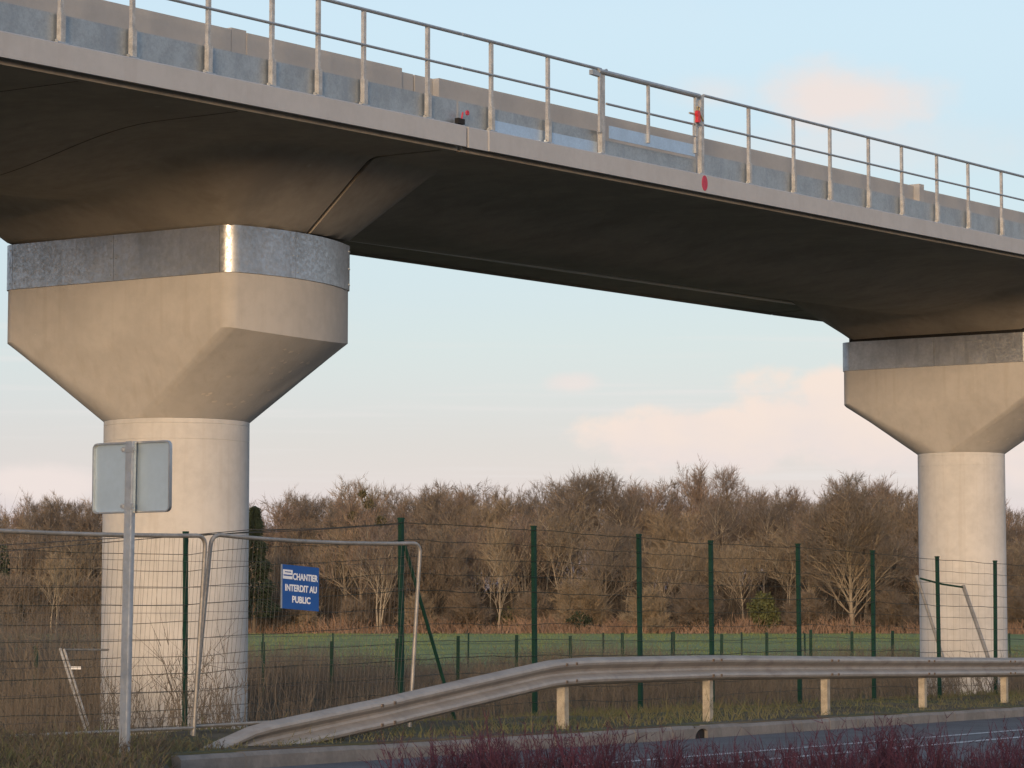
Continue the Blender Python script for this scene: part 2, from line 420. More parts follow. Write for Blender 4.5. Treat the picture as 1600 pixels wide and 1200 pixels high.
def pier(s0, label, rr=1.0, hw=1.95):
    dz = G*s0*.955; p = dict(PIER, hw=hw)
    base = C1+BD*s0; base[2] = float(ground_z(base[0], base[1]))
    root = thing('viaduct_pier', label, 'bridge pier', base, 'piers carrying the viaduct')
    c = C1+BD*s0
    def circ(z, r): return [c+UP*(z+dz)+r*rr*(math.cos(t)*ND+math.sin(t)*BD) for t in np.linspace(0, 2*math.pi, 65)[:-1]]
    z0 = base[2]-.4-CZ-dz
    MB().loft([circ(z, r) for z, r in ((z0, 1.0), (p['zn']-2.505, 1.0), (p['zn']-2.5, .996), (p['zn']-2.495, 1.0), (p['zn']-.285, 1.0), (p['zn']-.28, .995), (p['zn']-.275, 1.0), (p['zn']-.07, 1.0), (p['zn']-.066, .994), (p['zn']-.06, 1.0), (p['zn']-.002, 1.0))]).build('column', M['column_concrete'], root, smooth=35)
    kink = cap_ring(s0, dz, p['zk'], p['hw'], PIERT, .14, BULGE)
    kink = [q-UP*.20*max(0, abs((q-c)@ND)-p['hw']) for q in kink]
    neck = []
    for i, q in enumerate(kink):
        blk, j_ = divmod(i, 18); u, v = (q-c)@ND, (q-c)@BD; ev = PIERT-.10
        f_ = j_/10 if j_ < 11 else (j_-10)/8
        if j_ < 11: a0, a1 = ((0, 90), (97, 105), (180, 270), (275, 285))[blk]             # corner arcs
        else: a0, a1 = ((90, 97), (105, 180), (270, 275), (285, 360))[blk]                  # edges between them
        if j_ >= 11 and blk in (1, 3): f_ = 1-math.asin(1-f_)/(math.pi/2)
        t = R(a0+(a1-a0)*f_)
        neck.append(c+UP*(p['zn']+.001+dz)+rr*(math.cos(t)*ND+math.sin(t)*BD))
    rings = [[a_*(1-q)+b_*q for a_, b_ in zip(neck, kink)] for q in (0, .2, .4, .6, .8, 1)]
    rings.append(cap_ring(s0, dz, p['zb'], p['hw'], PIERT, .14, BULGE))
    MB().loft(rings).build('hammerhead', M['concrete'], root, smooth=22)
    # filled tie holes on the sloping end
    rr_ = random.Random(int(s0)); pt_ = MB()
    for _ in range(22):
        k = 3*18+11+rr_.randrange(0, 6); q = rr_.uniform(.12, .9); w_ = rr_.random()
        A_ = neck[k]*(1-q)+kink[k]*q; B_ = neck[k+1]*(1-q)+kink[k+1]*q; o_ = A_*(1-w_)+B_*w_
        e1 = B_-A_; e1 = e1/np.linalg.norm(e1); e2 = kink[k]-neck[k]; e2 = e2/np.linalg.norm(e2); nn_ = np.cross(e1, e2)
        if nn_[2] > 0: nn_ = -nn_
        rs = rr_.uniform(.018, .045); an = rr_.uniform(0, 3)
        pt_.add([o_+nn_*.003+rs*(e1*math.cos(t+an)*rr_.uniform(.7, 1.5)+e2*math.sin(t+an)*rr_.uniform(.5, 1)) for t in np.linspace(0, 2*math.pi, 10)[:-1]], [tuple(range(9))])
    pt_.build('filled_holes', M['patch'], root, kind='stuff')
    # galvanised skirt of bent sheets round the bearing shelf
    lo = cap_ring(s0, dz, p['zb']+.003, p['hw'], PIERT, .14, BULGE, .018); hi = cap_ring(s0, dz, p['zt'], p['hw'], PIERT, .14, BULGE, .018)
    n = len(lo); lo2 = cap_ring(s0, dz, p['zb']+.003, p['hw'], PIERT, .14, BULGE, .004); hi2 = cap_ring(s0, dz, p['zt'], p['hw'], PIERT, .14, BULGE, .004)
    loc = [np.array([(q-c)@ND, (q-c)@BD]) for q in lo]
    ang = [math.degrees(math.atan2(q[1], q[0])) for q in loc]
    # cut the outline at sheet joints (index by nearest point)
    def idx(u, v): return min(range(n), key=lambda k: (loc[k][0]-u)**2+(loc[k][1]-v)**2)
    hw, ht = p['hw'], PIERT
    cuts = sorted({idx(-.15, -ht), idx(hw-.22, -ht), idx(hw+.1, -.15), idx(hw-.0, ht-.15), idx(0, ht), idx(-hw-.1, 0), idx(-hw+.2, -ht)})
    for a, b_ in zip(cuts, cuts[1:]+[cuts[0]+n]):
        ids = [k % n for k in range(a, b_+1)]
        if len(ids) < 2: continue
        pull = [(q, .0) for q in ids]
        L0 = [np.array(lo[k]) for k in ids]; H0 = [np.array(hi[k]) for k in ids]; L2 = [np.array(lo2[k]) for k in ids]; H2 = [np.array(hi2[k]) for k in ids]
        for arr in (L0, H0, L2, H2):                     # 6 mm open joint at each end
            for e, nb in ((0, 1), (-1, -2)):
                d = arr[nb]-arr[e]; arr[e] = arr[e]+d/np.linalg.norm(d)*.003
        m = len(ids); mb = MB()
        mb.add(L0+H0+L2+H2, [(k, k+1, m+k+1, m+k) for k in range(m-1)]+[(2*m+k, 3*m+k, 3*m+k+1, 2*m+k+1) for k in range(m-1)]
               + [(m+k, m+k+1, 3*m+k+1, 3*m+k) for k in range(m-1)]+[(k, 2*m+k, 2*m+k+1, k+1) for k in range(m-1)]+[(0, m, 3*m, 2*m), (m-1, 3*m-1, 4*m-1, 2*m-1)])
        sh = mb.build('skirt_sheet', M['galv'], root, smooth=30)
        bo = MB()
        for e, nb in ((0, 1), (-1, -2)):
            d = L0[nb]-L0[e]; d = d/np.linalg.norm(d); nrm = np.cross(d, UP)
            for zz in (.08, .3, .54):
                q = L0[e]+d*.04+UP*zz; bo.box(q, d*.008, nrm*.005, UP*.008)
        bo.build('bolts', M['rail_metal'], sh, kind='stuff')
    MB().loft([cap_ring(s0, dz, p['zb']+.002, hw-.10, ht-.08, .1, BULGE), cap_ring(s0, dz, p['zt']+.10, hw-.10, ht-.08, .1, BULGE)]).build('bearing_shelf', M['dark'], root)
    return root
PIERT, BULGE = 1.36, .30
pier(0, 'near concrete bridge pier with wide hammerhead, behind the road sign')
pier(SPAN-.12, 'farther concrete bridge pier, with two poles leaning on its column', .94, 2.15)

# deck: three spans, joined over the piers
HB = 4.8
def smin(a, b_, k): h = np.clip(.5+.5*(b_-a)/k, 0, 1); return b_+(a-b_)*h-k*h*(1-h)
def soffit(s, u, s0, s1):
    au = np.abs(u)
    bell = -.49*np.cos(np.clip(au/3.2, 0, 1)*math.pi/2)**2
    z = bell+0*s
    for k, e in ((s0, 1), (s1, -1)):
        ad = np.abs(s-k); ds = np.maximum(0, ad-1.30)
        foot = 1.93+.30*np.clip(1-(ad/1.36)**2, 0, 1)    # the block stands on the outline of the pier head
        du = np.maximum(0, au-foot)
        q = np.hypot(ds*(.95 if e > 0 else .60), du*(.93/(3.27-foot)))
        blk = -.94+q
        z = smin(z, np.where(blk < .6, blk, .6), .05 if e > 0 else .10)
    return np.minimum(z, 0)


def span(s0, s1, label, ends):
    g = .045
    root = thing('viaduct_span', label, 'bridge span', DP(s0, 0, 6.1), 'spans of the viaduct deck')
    a, b_ = s0+g, s1-g
    def pack(x0, x1):
        d = np.concatenate([np.linspace(0, 3.2, 36), np.linspace(3.4, 8, 14)])
        return np.unique(np.concatenate([x0+d, x1-d, np.linspace(x0+8, x1-8, 14), [x0, x1]]))
    sv = pack(a, b_); sv = sv[(sv >= a) & (sv <= b_)]
    uv = np.unique(np.concatenate([np.linspace(-4.62, 4.62, 67), [-2.2, 2.2, -1.93, 1.93, -3.266, 3.266]]))
    Sg, U = np.meshgrid(sv, uv, indexing='ij'); Z = soffit(Sg, U, s0, s1)
    n = len(uv); P = [DP(s, u, 6.15+z) for s, u, z in zip(Sg.ravel(), U.ravel(), Z.ravel())]
    mb = MB(); mb.add(P, [(i*n+j, i*n+j+1, (i+1)*n+j+1, (i+1)*n+j) for i in range(len(sv)-1) for j in range(n-1)])
    top = []
    for s in sv:
        for u in (uv[0], uv[-1]): top.append(DP(s, u, 6.40))
    o = len(mb.v); mb.v.extend([tuple(map(float, q)) for q in top])
    for i in range(len(sv)-1):
        mb.f += [(o+2*i, o+2*i+2, o+2*i+3, o+2*i+1), (i*n, (i+1)*n, o+2*i+2, o+2*i), (i*n+n-1, o+2*i+1, o+2*i+3, (i+1)*n+n-1)]
    mb.f += [tuple([j for j in range(n)]+[o+1, o]), tuple([(len(sv)-1)*n+j for j in range(n)]+[o+2*len(sv)-1, o+2*len(sv)-2])]
    mb.build('girder', M['deck_concrete'], root, smooth=28, recalc=False)
    # edge beams: fascia with a drip strip below
    for sg in (1, -1):
        cuts = [a, b_] if not (sg > 0 and s0 == 0) else [a, a+.46, b_]
        for c0, c1 in zip(cuts[:-1], cuts[1:]):
            short = (c1-c0) < 1
            uo = HB-(.02 if short else 0)
            prof = [(4.622, .002), (4.70, .002), (4.72, -.0), (uo, .0), (uo, .262), (uo-.02, .278), (4.58, .278), (4.58, .255), (4.622, .255)]
            prof = [(4.622, .035), (4.74, .035), (4.75, .0), (uo, .0), (uo, .262), (uo-.02, .278), (4.50, .278), (4.50, .256), (4.622, .256)]
            e0 = c0 if short or c0 == a else c0+.004
            MB().loft([[DP(s, sg*u, 6.15+z) for u, z in prof] for s in (e0, c1)]).build('edge_beam', M['fascia'], root)
        MB().loft([[DP(s, sg*u, 6.15+z) for u, z in [(4.56, -.045), (4.66, -.045), (4.66, .03), (4.56, .03)]] for s in (a, b_)]).build('drip_strip', M['deck_concrete'], root)
    # joints between the precast deck segments, seen from below as dark seams
    for sj in () if s0 >= 0 else np.arange(s0+2.9, s1-2.5, 2.83):
        uu = np.linspace(-4.5, 4.5, 46); mb = MB()
        zz = soffit(np.full(46, sj), uu, s0, s1)
        mb.loft([[DP(sj+o_, u, 6.15+z+h) for o_, h in ((-.008, -.003), (.008, -.003), (.008, .02), (-.008, .02))] for u, z in zip(uu, zz)])
        mb.build('segment_joint', M['seam'], root)
    MB().tube([DP(s, -3.05, 6.105) for s in np.linspace(s0+1.4, s1-1.4, 12)], .028, 8).build('crease_glint', M['crease_glint'], root)  # pale rod added to draw the light along the belly's far crease
    return root
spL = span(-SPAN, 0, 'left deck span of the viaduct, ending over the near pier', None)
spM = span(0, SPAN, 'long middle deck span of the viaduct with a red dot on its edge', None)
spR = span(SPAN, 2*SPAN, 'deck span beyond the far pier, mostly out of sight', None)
# expansion joint gap filler
for s0, sp in ((0, spL), (SPAN, spM)):
    mb = MB(); uu = np.linspace(-4.55, 4.55, 40)
    lo = [DP(s0, u, 6.15+float(soffit(np.array(s0-.05), np.array(u), s0-SPAN, s0))+.05) for u in uu]; hi = [DP(s0, u, 6.42) for u in uu]
    n = len(uu); off = BD*.03
    mb.loft([[q-off for q in lo], [q+off for q in lo], [q+off for q in hi], [q-off for q in hi]], cap=False)
    mb.build('joint_seal', M['dark'], sp)
# red round survey mark on the edge beam
mb = MB(); cpt = DP(6.42, HB+.003, 6.15+.145)
mb.loft([[cpt+o_*ND+.115*(math.cos(t)*(BD+UP*G)*.75+math.sin(t)*UP) for t in np.linspace(0, 2*math.pi, 33)[:-1]] for o_ in (-.004, .004)])
mb.build('painted_dot', M['marker'], spM)

# inner concrete walls along the deck: separate precast lengths
def wall_piece(s0, s1, u, z1, slope, sp, th=.20):
    MB().loft([[DP(s, uu, z) for uu, z in ((u, 6.40), (u, z1+slope*(s-s0)), (u-th, z1+slope*(s-s0)), (u-th, 6.40))] for s in (s0, s1)]).build('parapet_wall', M['wall_concrete'], sp)
wall_piece(-26.9, -3.97, 4.0, 7.225, 0, spL)
wall_piece(-3.95, -3.66, 3.99, 7.25, 0, spL)
wall_piece(-3.655, -.36, 4.0, 7.225, 0, spL)
wall_piece(-.35, -.06, 3.97, 7.185, 0, spL)
wall_piece(-.02, .40, 3.97, 7.185, 0, spM)
wall_piece(.405, 15.55, 4.07, 7.185, 0, spM)
wall_piece(15.555, 15.75, 4.18, 7.215, 0, spM)
wall_piece(15.755, 26.95, 4.03, 7.165, 0, spM)
wall_piece(27.1, 53.9, 4.0, 7.165, 0, spR)
for s0, s1, sp in ((-26.9, -.06, spL), (.06, 26.95, spM), (27.1, 53.9, spR)):
    wall_piece(s0, s1, -4.0, 7.1, 0, sp)

# railing
def railing(name_label, s_posts, s0, s1, new_from=None):
    root = thing('railing', name_label, 'railing', DP(s_posts[0], 4.72, 6.43), 'galvanised railings on the edge of the viaduct')
    for i, s in enumerate(s_posts):
        c = DP(s, 4.72, 0)
        post = MB().box(c+UP*(6.43+.33+.43), BD*.026, ND*.022, UP*.45).build('post', M['post_metal'], root)
        # folded foot bracket, wider, with a flange
        MB().box(c+UP*(6.428+.165)-BD*.002+ND*.012, BD*.037, ND*.030, UP*.17).build('foot_bracket', M['post_metal'], post)
        MB().box(c+UP*6.440+BD*.0, BD*.085, ND*.045, UP*.006).box(c+UP*6.455+BD*.065, BD*.012, ND*.012, UP*.016).box(c+UP*6.455-BD*.062, BD*.012, ND*.012, UP*.016).build('base_plate', M['galv'], post)
    for z, r, nm in ((7.635, .024, 'handrail'), (7.19, .018, 'mid_rail')):
        MB().tube([DP(s0, 4.735, z), DP(s1, 4.735, z)], r, 8).build(nm, M['rail_metal'], root)
    ends = [s0]+[s for s in s_posts if s0+.3 < s < s1-.3]+[s1]
    for e0, e1 in zip(ends, ends[1:]):
        e0_, e1_ = e0+.004, e1-.004
        mid_new = new_from is not None and e0 >= new_from[0]-.01 and e1 <= new_from[1]+.01
        z0 = 6.442
        if mid_new:
            MB().box(DP((e0_+e1_)/2, 4.672, z0+.085), (BD+UP*G)*(e1_-e0_)/2, ND*.004, UP*.08).build('kick_plate', M['new_plate'], root)
            MB().box(DP((e0_+e1_)/2, 4.664, z0+.235), (BD+UP*G)*(e1_-e0_)/2, ND*.004, UP*.085).build('kick_plate', M['galv_plate'], root)
        else:
            MB().box(DP((e0_+e1_)/2, 4.672, z0+.16), (BD+UP*G)*(e1_-e0_)/2, ND*.004, UP*.16).build('kick_plate', M['galv_plate'], root)
    return root
left_posts = [-10.7, -9.2, -7.83, -6.65, -5.31, -4.11, -3.19, -2.24, -.83]
railing('long galvanised railing on the bridge edge, left of the joint', [-26.5+1.32*i for i in range(12)]+left_posts, -26.9, -.09)
railing('short galvanised railing with bluish kick plates between deck joint and gate', [.67, 2.1], -.05, 3.50, (.67, 3.5))
railing('long galvanised railing running away to the right of the red locked gate', [8.0, 9.53, 10.84, 12.3, 13.62, 15.09, 16.46, 17.99, 19.4, 20.8, 22.2, 23.6, 25.0, 26.3], 6.52, 26.9)
# gate in the railing
gr = thing('railing_gate', 'galvanised gate in the bridge railing, held by a red padlock', 'gate', DP(3.54, 4.72, 6.43))
for s in (3.54, 6.46):
    c = DP(s, 4.72, 0)
    po = MB().box(c+UP*(6.43+.60), BD*.042, ND*.035, UP*.60).build('gate_post', M['post_metal'], gr)
    MB().box(c+UP*6.438, BD*.10, ND*.05, UP*.006).box(c+UP*6.455+BD*.085, BD*.014, ND*.014, UP*.018).build('base_plate', M['galv'], po)
MB().tube([DP(3.40, 4.75, 7.60), DP(6.36, 4.75, 7.60)], .038, 10).build('top_bar', M['rail_metal'], gr)
MB().tube([DP(3.63, 4.75, 7.16), DP(6.30, 4.75, 7.16)], .018, 8).build('mid_bar', M['rail_metal'], gr)
for s in (3.44, 4.82, 6.24): MB().box(DP(s, 4.75, 7.15), BD*.024, ND*.018, UP*.42).build('stile', M['post_metal'], gr)
MB().box(DP(4.98, 4.735, 6.77), (BD+UP*G)*1.26, ND*.004, UP*.09).build('gate_kick_plate', M['new_plate'], gr)
MB().box(DP(5.0, 4.672, 6.55), (BD+UP*G)*1.38, ND*.004, UP*.105).build('fixed_kick_plate', M['galv_plate'], gr)
MB().box(DP(3.33, 4.74, 7.56), BD*.11, ND*.03, UP*.035).tube([DP(3.45, 4.76, 7.58), DP(3.62, 4.76, 7.64)], .02, 6).build('hinge', M['rail_metal'], gr)
MB().box(DP(6.33, 4.765, 7.30), BD*.045, ND*.02, UP*.13).tube([DP(6.13, 4.77, 7.16), DP(6.13, 4.77, 6.98), DP(6.25, 4.77, 6.98)], .01, 6).tube([DP(6.02, 4.77, 7.31), DP(6.2, 4.77, 7.31)], .016, 6).build('latch_plate', M['post_metal'], gr)
pk = thing('padlock', 'red padlock hanging on the latch of the bridge gate', 'padlock', DP(6.22, 4.81, 7.2))
MB().loft([[DP(6.21+du*k, 4.80+o_, 7.27+dz*k2) for du, dz, k, k2 in ((-.035, -.085, 1, 1), (.02, -.09, 1, 1), (.045, -.04, 1, 1), (.03, .01, 1, 1), (.045, .05, 1, 1), (.02, .09, 1, 1), (-.03, .09, 1, 1), (-.05, .04, 1, 1), (-.03, 0, 1, 1))] for o_ in (-.02, .03)]).build('lock_body', M['red'], pk)
MB().tube([DP(6.19, 4.80, 7.36), DP(6.2, 4.8, 7.42), DP(6.27, 4.80, 7.42), DP(6.28, 4.8, 7.34)], .012, 6).build('shackle', M['brass'], pk)
MB().tube([DP(6.24, 4.815, 7.33), DP(6.36, 4.815, 7.22)], .016, 6).build('key_tag', M['brass'], pk)
# small survey prism by the joint
sv_ = thing('survey_marker', 'small red and black survey marker on the edge beam at the deck joint', 'marker', DP(-.12, 4.74, 6.43))
MB().box(DP(-.14, 4.76, 6.475), BD*.075, ND*.03, UP*.035).build('bracket', M['dark'], sv_)
MB().tube([DP(-.10, 4.76, 6.50), DP(-.07, 4.76, 6.60)], .012, 6).build('stem', M['marker'], sv_)
cpt = DP(.0, 4.775, 6.60)
MB().loft([[cpt+o_*ND+rr*(math.cos(t)*BD+math.sin(t)*UP) for t in np.linspace(0, 2*math.pi, 17)[:-1]] for o_, rr in ((0, .034), (.02, .034), (.021, .016), (.005, .012))]).build('reflector', M['marker'], sv_)

# ------------------------------------------------------------------ guardrail
def guardrail():
    x0, y0 = .612, 31.98; dx, dy = 1.881, 3.741
    def pos(i): return np.array([x0+dx*i, y0+dy*i])
    zt = {-1.96: -1.30, -1.8: -1.07, -1.58: -.89, -1.01: -.71, -.4: -.50, -.12: -.405, 0: -.388, .15: -.382, 1: -.395, 2: -.45, 3: -.505, 4: -.56, 5: -.60, 6: -.64, 8: -.7}
    ks = sorted(zt); 
    def top(i): return 1.045*float(np.interp(i, ks, [zt[k] for k in ks]))+CZ
    root = thing('guardrail', 'galvanised crash barrier along the kerb, its left end sloping into the ground', 'guardrail', (x0, y0, CZ-1.08))
    d = np.array([dx, dy])/math.hypot(dx, dy); nrm = np.array([d[1], -d[0]])
    prof = [(0, 0), (.045, -.012), (.075, -.035), (.082, -.06), (.075, -.085), (.045, -.11), (.012, -.13), (.004, -.155), (.012, -.18), (.045, -.20), (.075, -.225), (.082, -.25), (.075, -.275), (.045, -.30), (0, -.312)]
    def ring(i, o_=0):
        p = pos(i); z = top(i); slp = (top(i+.05)-top(i-.05))/(.1*4.19)
        return [np.array([p[0]+nrm[0]*(q*1.2+o_), p[1]+nrm[1]*(q*1.2+o_), z+h]) for q, h in prof]
    cuts = [-1.95, -1.02, -.02, .99, 2, 3, 4, 5, 6, 8]
    for a, b_ in zip(cuts[:-1], cuts[1:]):
        st = np.arange(a, b_, .07).tolist()+[b_+.08]
        mb = MB(); out = [ring(i, .010*(1 if i > b_ - .02 else 0)) for i in st]; n = len(prof); m = len(st)
        inn = [[q-np.array([nrm[0], nrm[1], 0])*.004 for q in r_] for r_ in out]
        mb.loft(out, cap=False, closed=False); mb.loft(inn, cap=False, closed=False)
        o1 = n*m
        mb.f += [(k, k+1, o1+k+1, o1+k) for k in range(n-1)]+[((m-1)*n+k, o1+(m-1)*n+k, o1+(m-1)*n+k+1, (m-1)*n+k+1) for k in range(n-1)]
        be = mb.build('beam', M['guard_metal'], root, smooth=24)
        bo = MB()
        for j in (-.03, .03):
            for h in (-.06, -.25):
                p = pos(b_+j); q = np.array([p[0]+nrm[0]*.102, p[1]+nrm[1]*.102, top(b_+j)+h])
                bo.box(q, [*(d*.017), 0], [*(nrm*.012), 0], UP*.015)
        bo.build('splice_bolts', M['bolt_dark'], be, kind='stuff')
    for i in (0, 1, 2, 3, 4, 5, 6, 7):
        p = pos(i)-nrm*.05; zb = float(ground_z(*p))-.25; t = top(i)-.06
        c = np.array([p[0], p[1], (zb+t)/2]); hz = (t-zb)/2
        D3, N3 = np.array([*d, 0]), np.array([*nrm, 0])
        mb = MB().box(c+N3*.047, D3*.055, N3*.003, UP*hz).box(c-D3*.053, D3*.003, N3*.046, UP*hz).box(c+D3*.053, D3*.003, N3*.046, UP*hz)
        mb.build('post', M['guard_post'], root)
guardrail()

# ------------------------------------------------------------------ road sign seen from behind
def road_sign():
    Yq = 23.0; bx, by = -3.10, Yq
    gz = float(ground_z(bx, by))
    root = thing('road_sign', 'back of a rectangular road sign on a grey post, before the near pier', 'road sign', (bx, by, gz))
    ppm = FPX/Yq
    def q(px, py, dy=0.): return np.array([(px-800)/ppm, Yq+dy, CZ+(HOR-py)/ppm])
    f = np.array([math.cos(R(-34)), math.sin(R(-34)), 0]); nb = np.array([f[1], -f[0], 0])
    top, bot = q(204, 690), q(198, 1168); bot[2] = gz-.3
    ax = (top-bot)/np.linalg.norm(top-bot); hl = np.linalg.norm(top-bot)/2
    # flattened steel post with rounded corners
    def prof(c): return [c+f*.043*x+nb*.028*y for x, y in ((-1, -.6), (-.8, -1), (.8, -1), (1, -.6), (1, .6), (.8, 1), (-.8, 1), (-1, .6))]
    MB().loft([prof(bot), prof(top)]).build('post', M['galv'], root, smooth=40)
    # plate with rolled rim
    cx = q(203.5, 746, .05); w, h, rc = .415, .287, .045
    def ring(o_, y): 
        pts = []
        for sx, sz, a0 in ((1, 1, 0), (-1, 1, 90), (-1, -1, 180), (1, -1, 270)):
            for k in range(6):
                t = R(a0+18*k); pts.append(cx+f*(sx*(w-rc)+(rc+o_)*math.cos(t))+UP*(sz*(h-rc)+(rc+o_)*math.sin(t))-nb*y)
        return pts
    pl = MB().loft([ring(-.012, .012), ring(-.0, .012)], cap=False).loft([ring(-.012, .012), ring(-.012, .016)], cap=False)
    MB().loft([ring(-.01, .014), ring(-.01, .020)]).build('plate', M['sign_back'], root)
    rim = MB(); A = [ring(-.012, .013), ring(-.012, -.012), ring(0, -.012), ring(.003, .0), ring(0, .022), ring(-.01, .022)]
    rim.loft(A, cap=False).build('rim', M['galv'], root, smooth=40)
    for py in (792, 703):
        cl = MB().box(q(203, py, -.005)+nb*.022, f*.068, nb*.006, UP*.022).build('clamp', M['galv'], root)
        b2 = MB()
        for sx in (-1, 1): b2.box(q(203, py, -.005)+f*.058*sx+nb*.032, f*.011, nb*.008, UP*.011)
        b2.build('clamp_bolts', M['rail_metal'], cl, kind='stuff')
road_sign()

# ------------------------------------------------------------------ site fence panels (tube frames with wire infill)
PD = np.array([.645, .764, 0])
def heras(p00, p01, p11, p10, label, rsag=.0, legs=(True, True)):
    """corner points bottom-left, top-left, top-right, bottom-right"""
    p00, p01, p11, p10 = map(np.asarray, (p00, p01, p11, p10))
    root = thing('site_fence_panel', label, 'fence panel', p00, 'tube framed site fence panels')
    def corner(a, b_, c, r=.12, n=6):
        u = (a-b_)/np.linalg.norm(a-b_); v = (c-b_)/np.linalg.norm(c-b_)
        return [b_+u*r*(1-t)**2+v*r*t**2 for t in np.linspace(0, 1, n)]
    path = [p00]+corner(p00, p01, p11)
    n = 8
    for k in range(1, n):
        q = k/n; path.append(p01*(1-q)+p11*q-UP*rsag*math.sin(math.pi*q))
    path += corner(p01, p11, p10)+[p10]
    MB().tube(path, .022, 10).build('frame', M['heras'], root, smooth=40)
    MB().tube([p00*.93+p01*.07, p10*.93+p11*.07], .018, 8).build('bottom_rail', M['heras'], root)
    w = np.linalg.norm(p11-p01); wm = MB()
    nv = int(w/.06)
    def at(u, v): return (p00*(1-u)+p10*u)*(1-v)+(p01*(1-u)+p11*u)*v+np.cross(PD, UP)*.012*math.sin(u*31+v*17)
    for k in range(1, nv):
        u = k/nv; wm.tube([at(u, v) for v in (.05, .35, .68, .985)], .0016, 3, cap=False)
    for k in range(1, 8):
        v = k/8; wm.tube([at(u, v) for u in np.linspace(.005, .995, 12)], .0024, 3, cap=False)
    wm.build('wire_infill', M['wire'], root, kind='stuff')
    return root
def px(x, y, Yd): s = Yd/FPX; return np.array([(x-800)*s, Yd, CZ+(HOR-y)*s])
pb = [px(303, 1156, 28.8), px(331, 836, 28.85), px(657, 850, 31.2), px(641, 1134, 31.2)]
heras(*pb, 'site fence panel with round corners that carries the blue sign', .03)
pa1 = px(322, 838, 28.6); pa1b = px(305, 1158, 28.65)
heras(pa1b-PD*3.4-UP*.02, pa1-PD*3.4+UP*.0, pa1, pa1b, 'site fence panel behind the road sign, running out to the left', .02)

# blue site notice hung on the panel
def notice():
    c = px(466.5, 919, 29.72); f = (pb[3]-pb[0]); f[2] = 0; f /= np.linalg.norm(f); nb = np.cross(f, UP); c = c+nb*.035
    f3 = f+UP*(-.06); up = UP*1.0
    root = thing('site_notice', 'blue sign reading CHANTIER INTERDIT AU PUBLIC on the fence panel', 'sign', c)
    w, h = .268, .228
    MB().box(c, f3*w, nb*.004, up*h).build('board', M['blue_board'], root)
    MB().box(c-f3*(w+.006), f3*.006, nb*.007, up*h).build('edge_strip', M['galv'], root)
    def text(s, x, z, width, height):
        cu = bpy.data.curves.new('lettering', 'FONT'); cu.body = s; cu.size = 1; cu.offset = .032; cu.align_x = 'CENTER'; cu.extrude = .01
        ob = bpy.data.objects.new('lettering', cu); C.objects.link(ob)
        dg = bpy.context.evaluated_depsgraph_get(); me = bpy.data.meshes.new_from_object(ob.evaluated_get(dg))
        bpy.data.objects.remove(ob); bpy.data.curves.remove(cu)
        co = np.empty(len(me.vertices)*3); me.vertices.foreach_get('co', co); co = co.reshape(-1, 3)
        mn, mx = co.min(0), co.max(0); co[:, :2] = (co[:, :2]-(mn[:2]+mx[:2])/2)/(mx[:2]-mn[:2])*[width, height]
        P = c+np.outer(co[:, 0]+x, f3)+np.outer(co[:, 1]+z, up)+np.outer(.0055+co[:, 2]*.1, nb)-np.array(root.location)
        me.vertices.foreach_set('co', P.ravel()); me.materials.clear(); me.materials.append(M['white_print'])
        o = bpy.data.objects.new('lettering', me); C.objects.link(o); o.parent = root; o['label'] = 'white word '+s
    text('CHANTIER', .068, .112, .365, .072)
    text('INTERDIT AU', .005, -.008, .46, .072)
    text('PUBLIC', .01, -.125, .265, .072)
    lg = MB().box(c-f3*.190+up*.128+nb*.0065, f3*.068, nb*.002, up*.048)
    lo = lg.build('logo_panel', M['white_print'], root)
    MB().box(c-f3*.190+up*.118+nb*.0095, f3*.062, nb*.001, up*.007).box(c-f3*.190+up*.152+nb*.0095, f3*.044, nb*.001, up*.005).build('logo_stripe', M['blue_board'], lo)
notice()

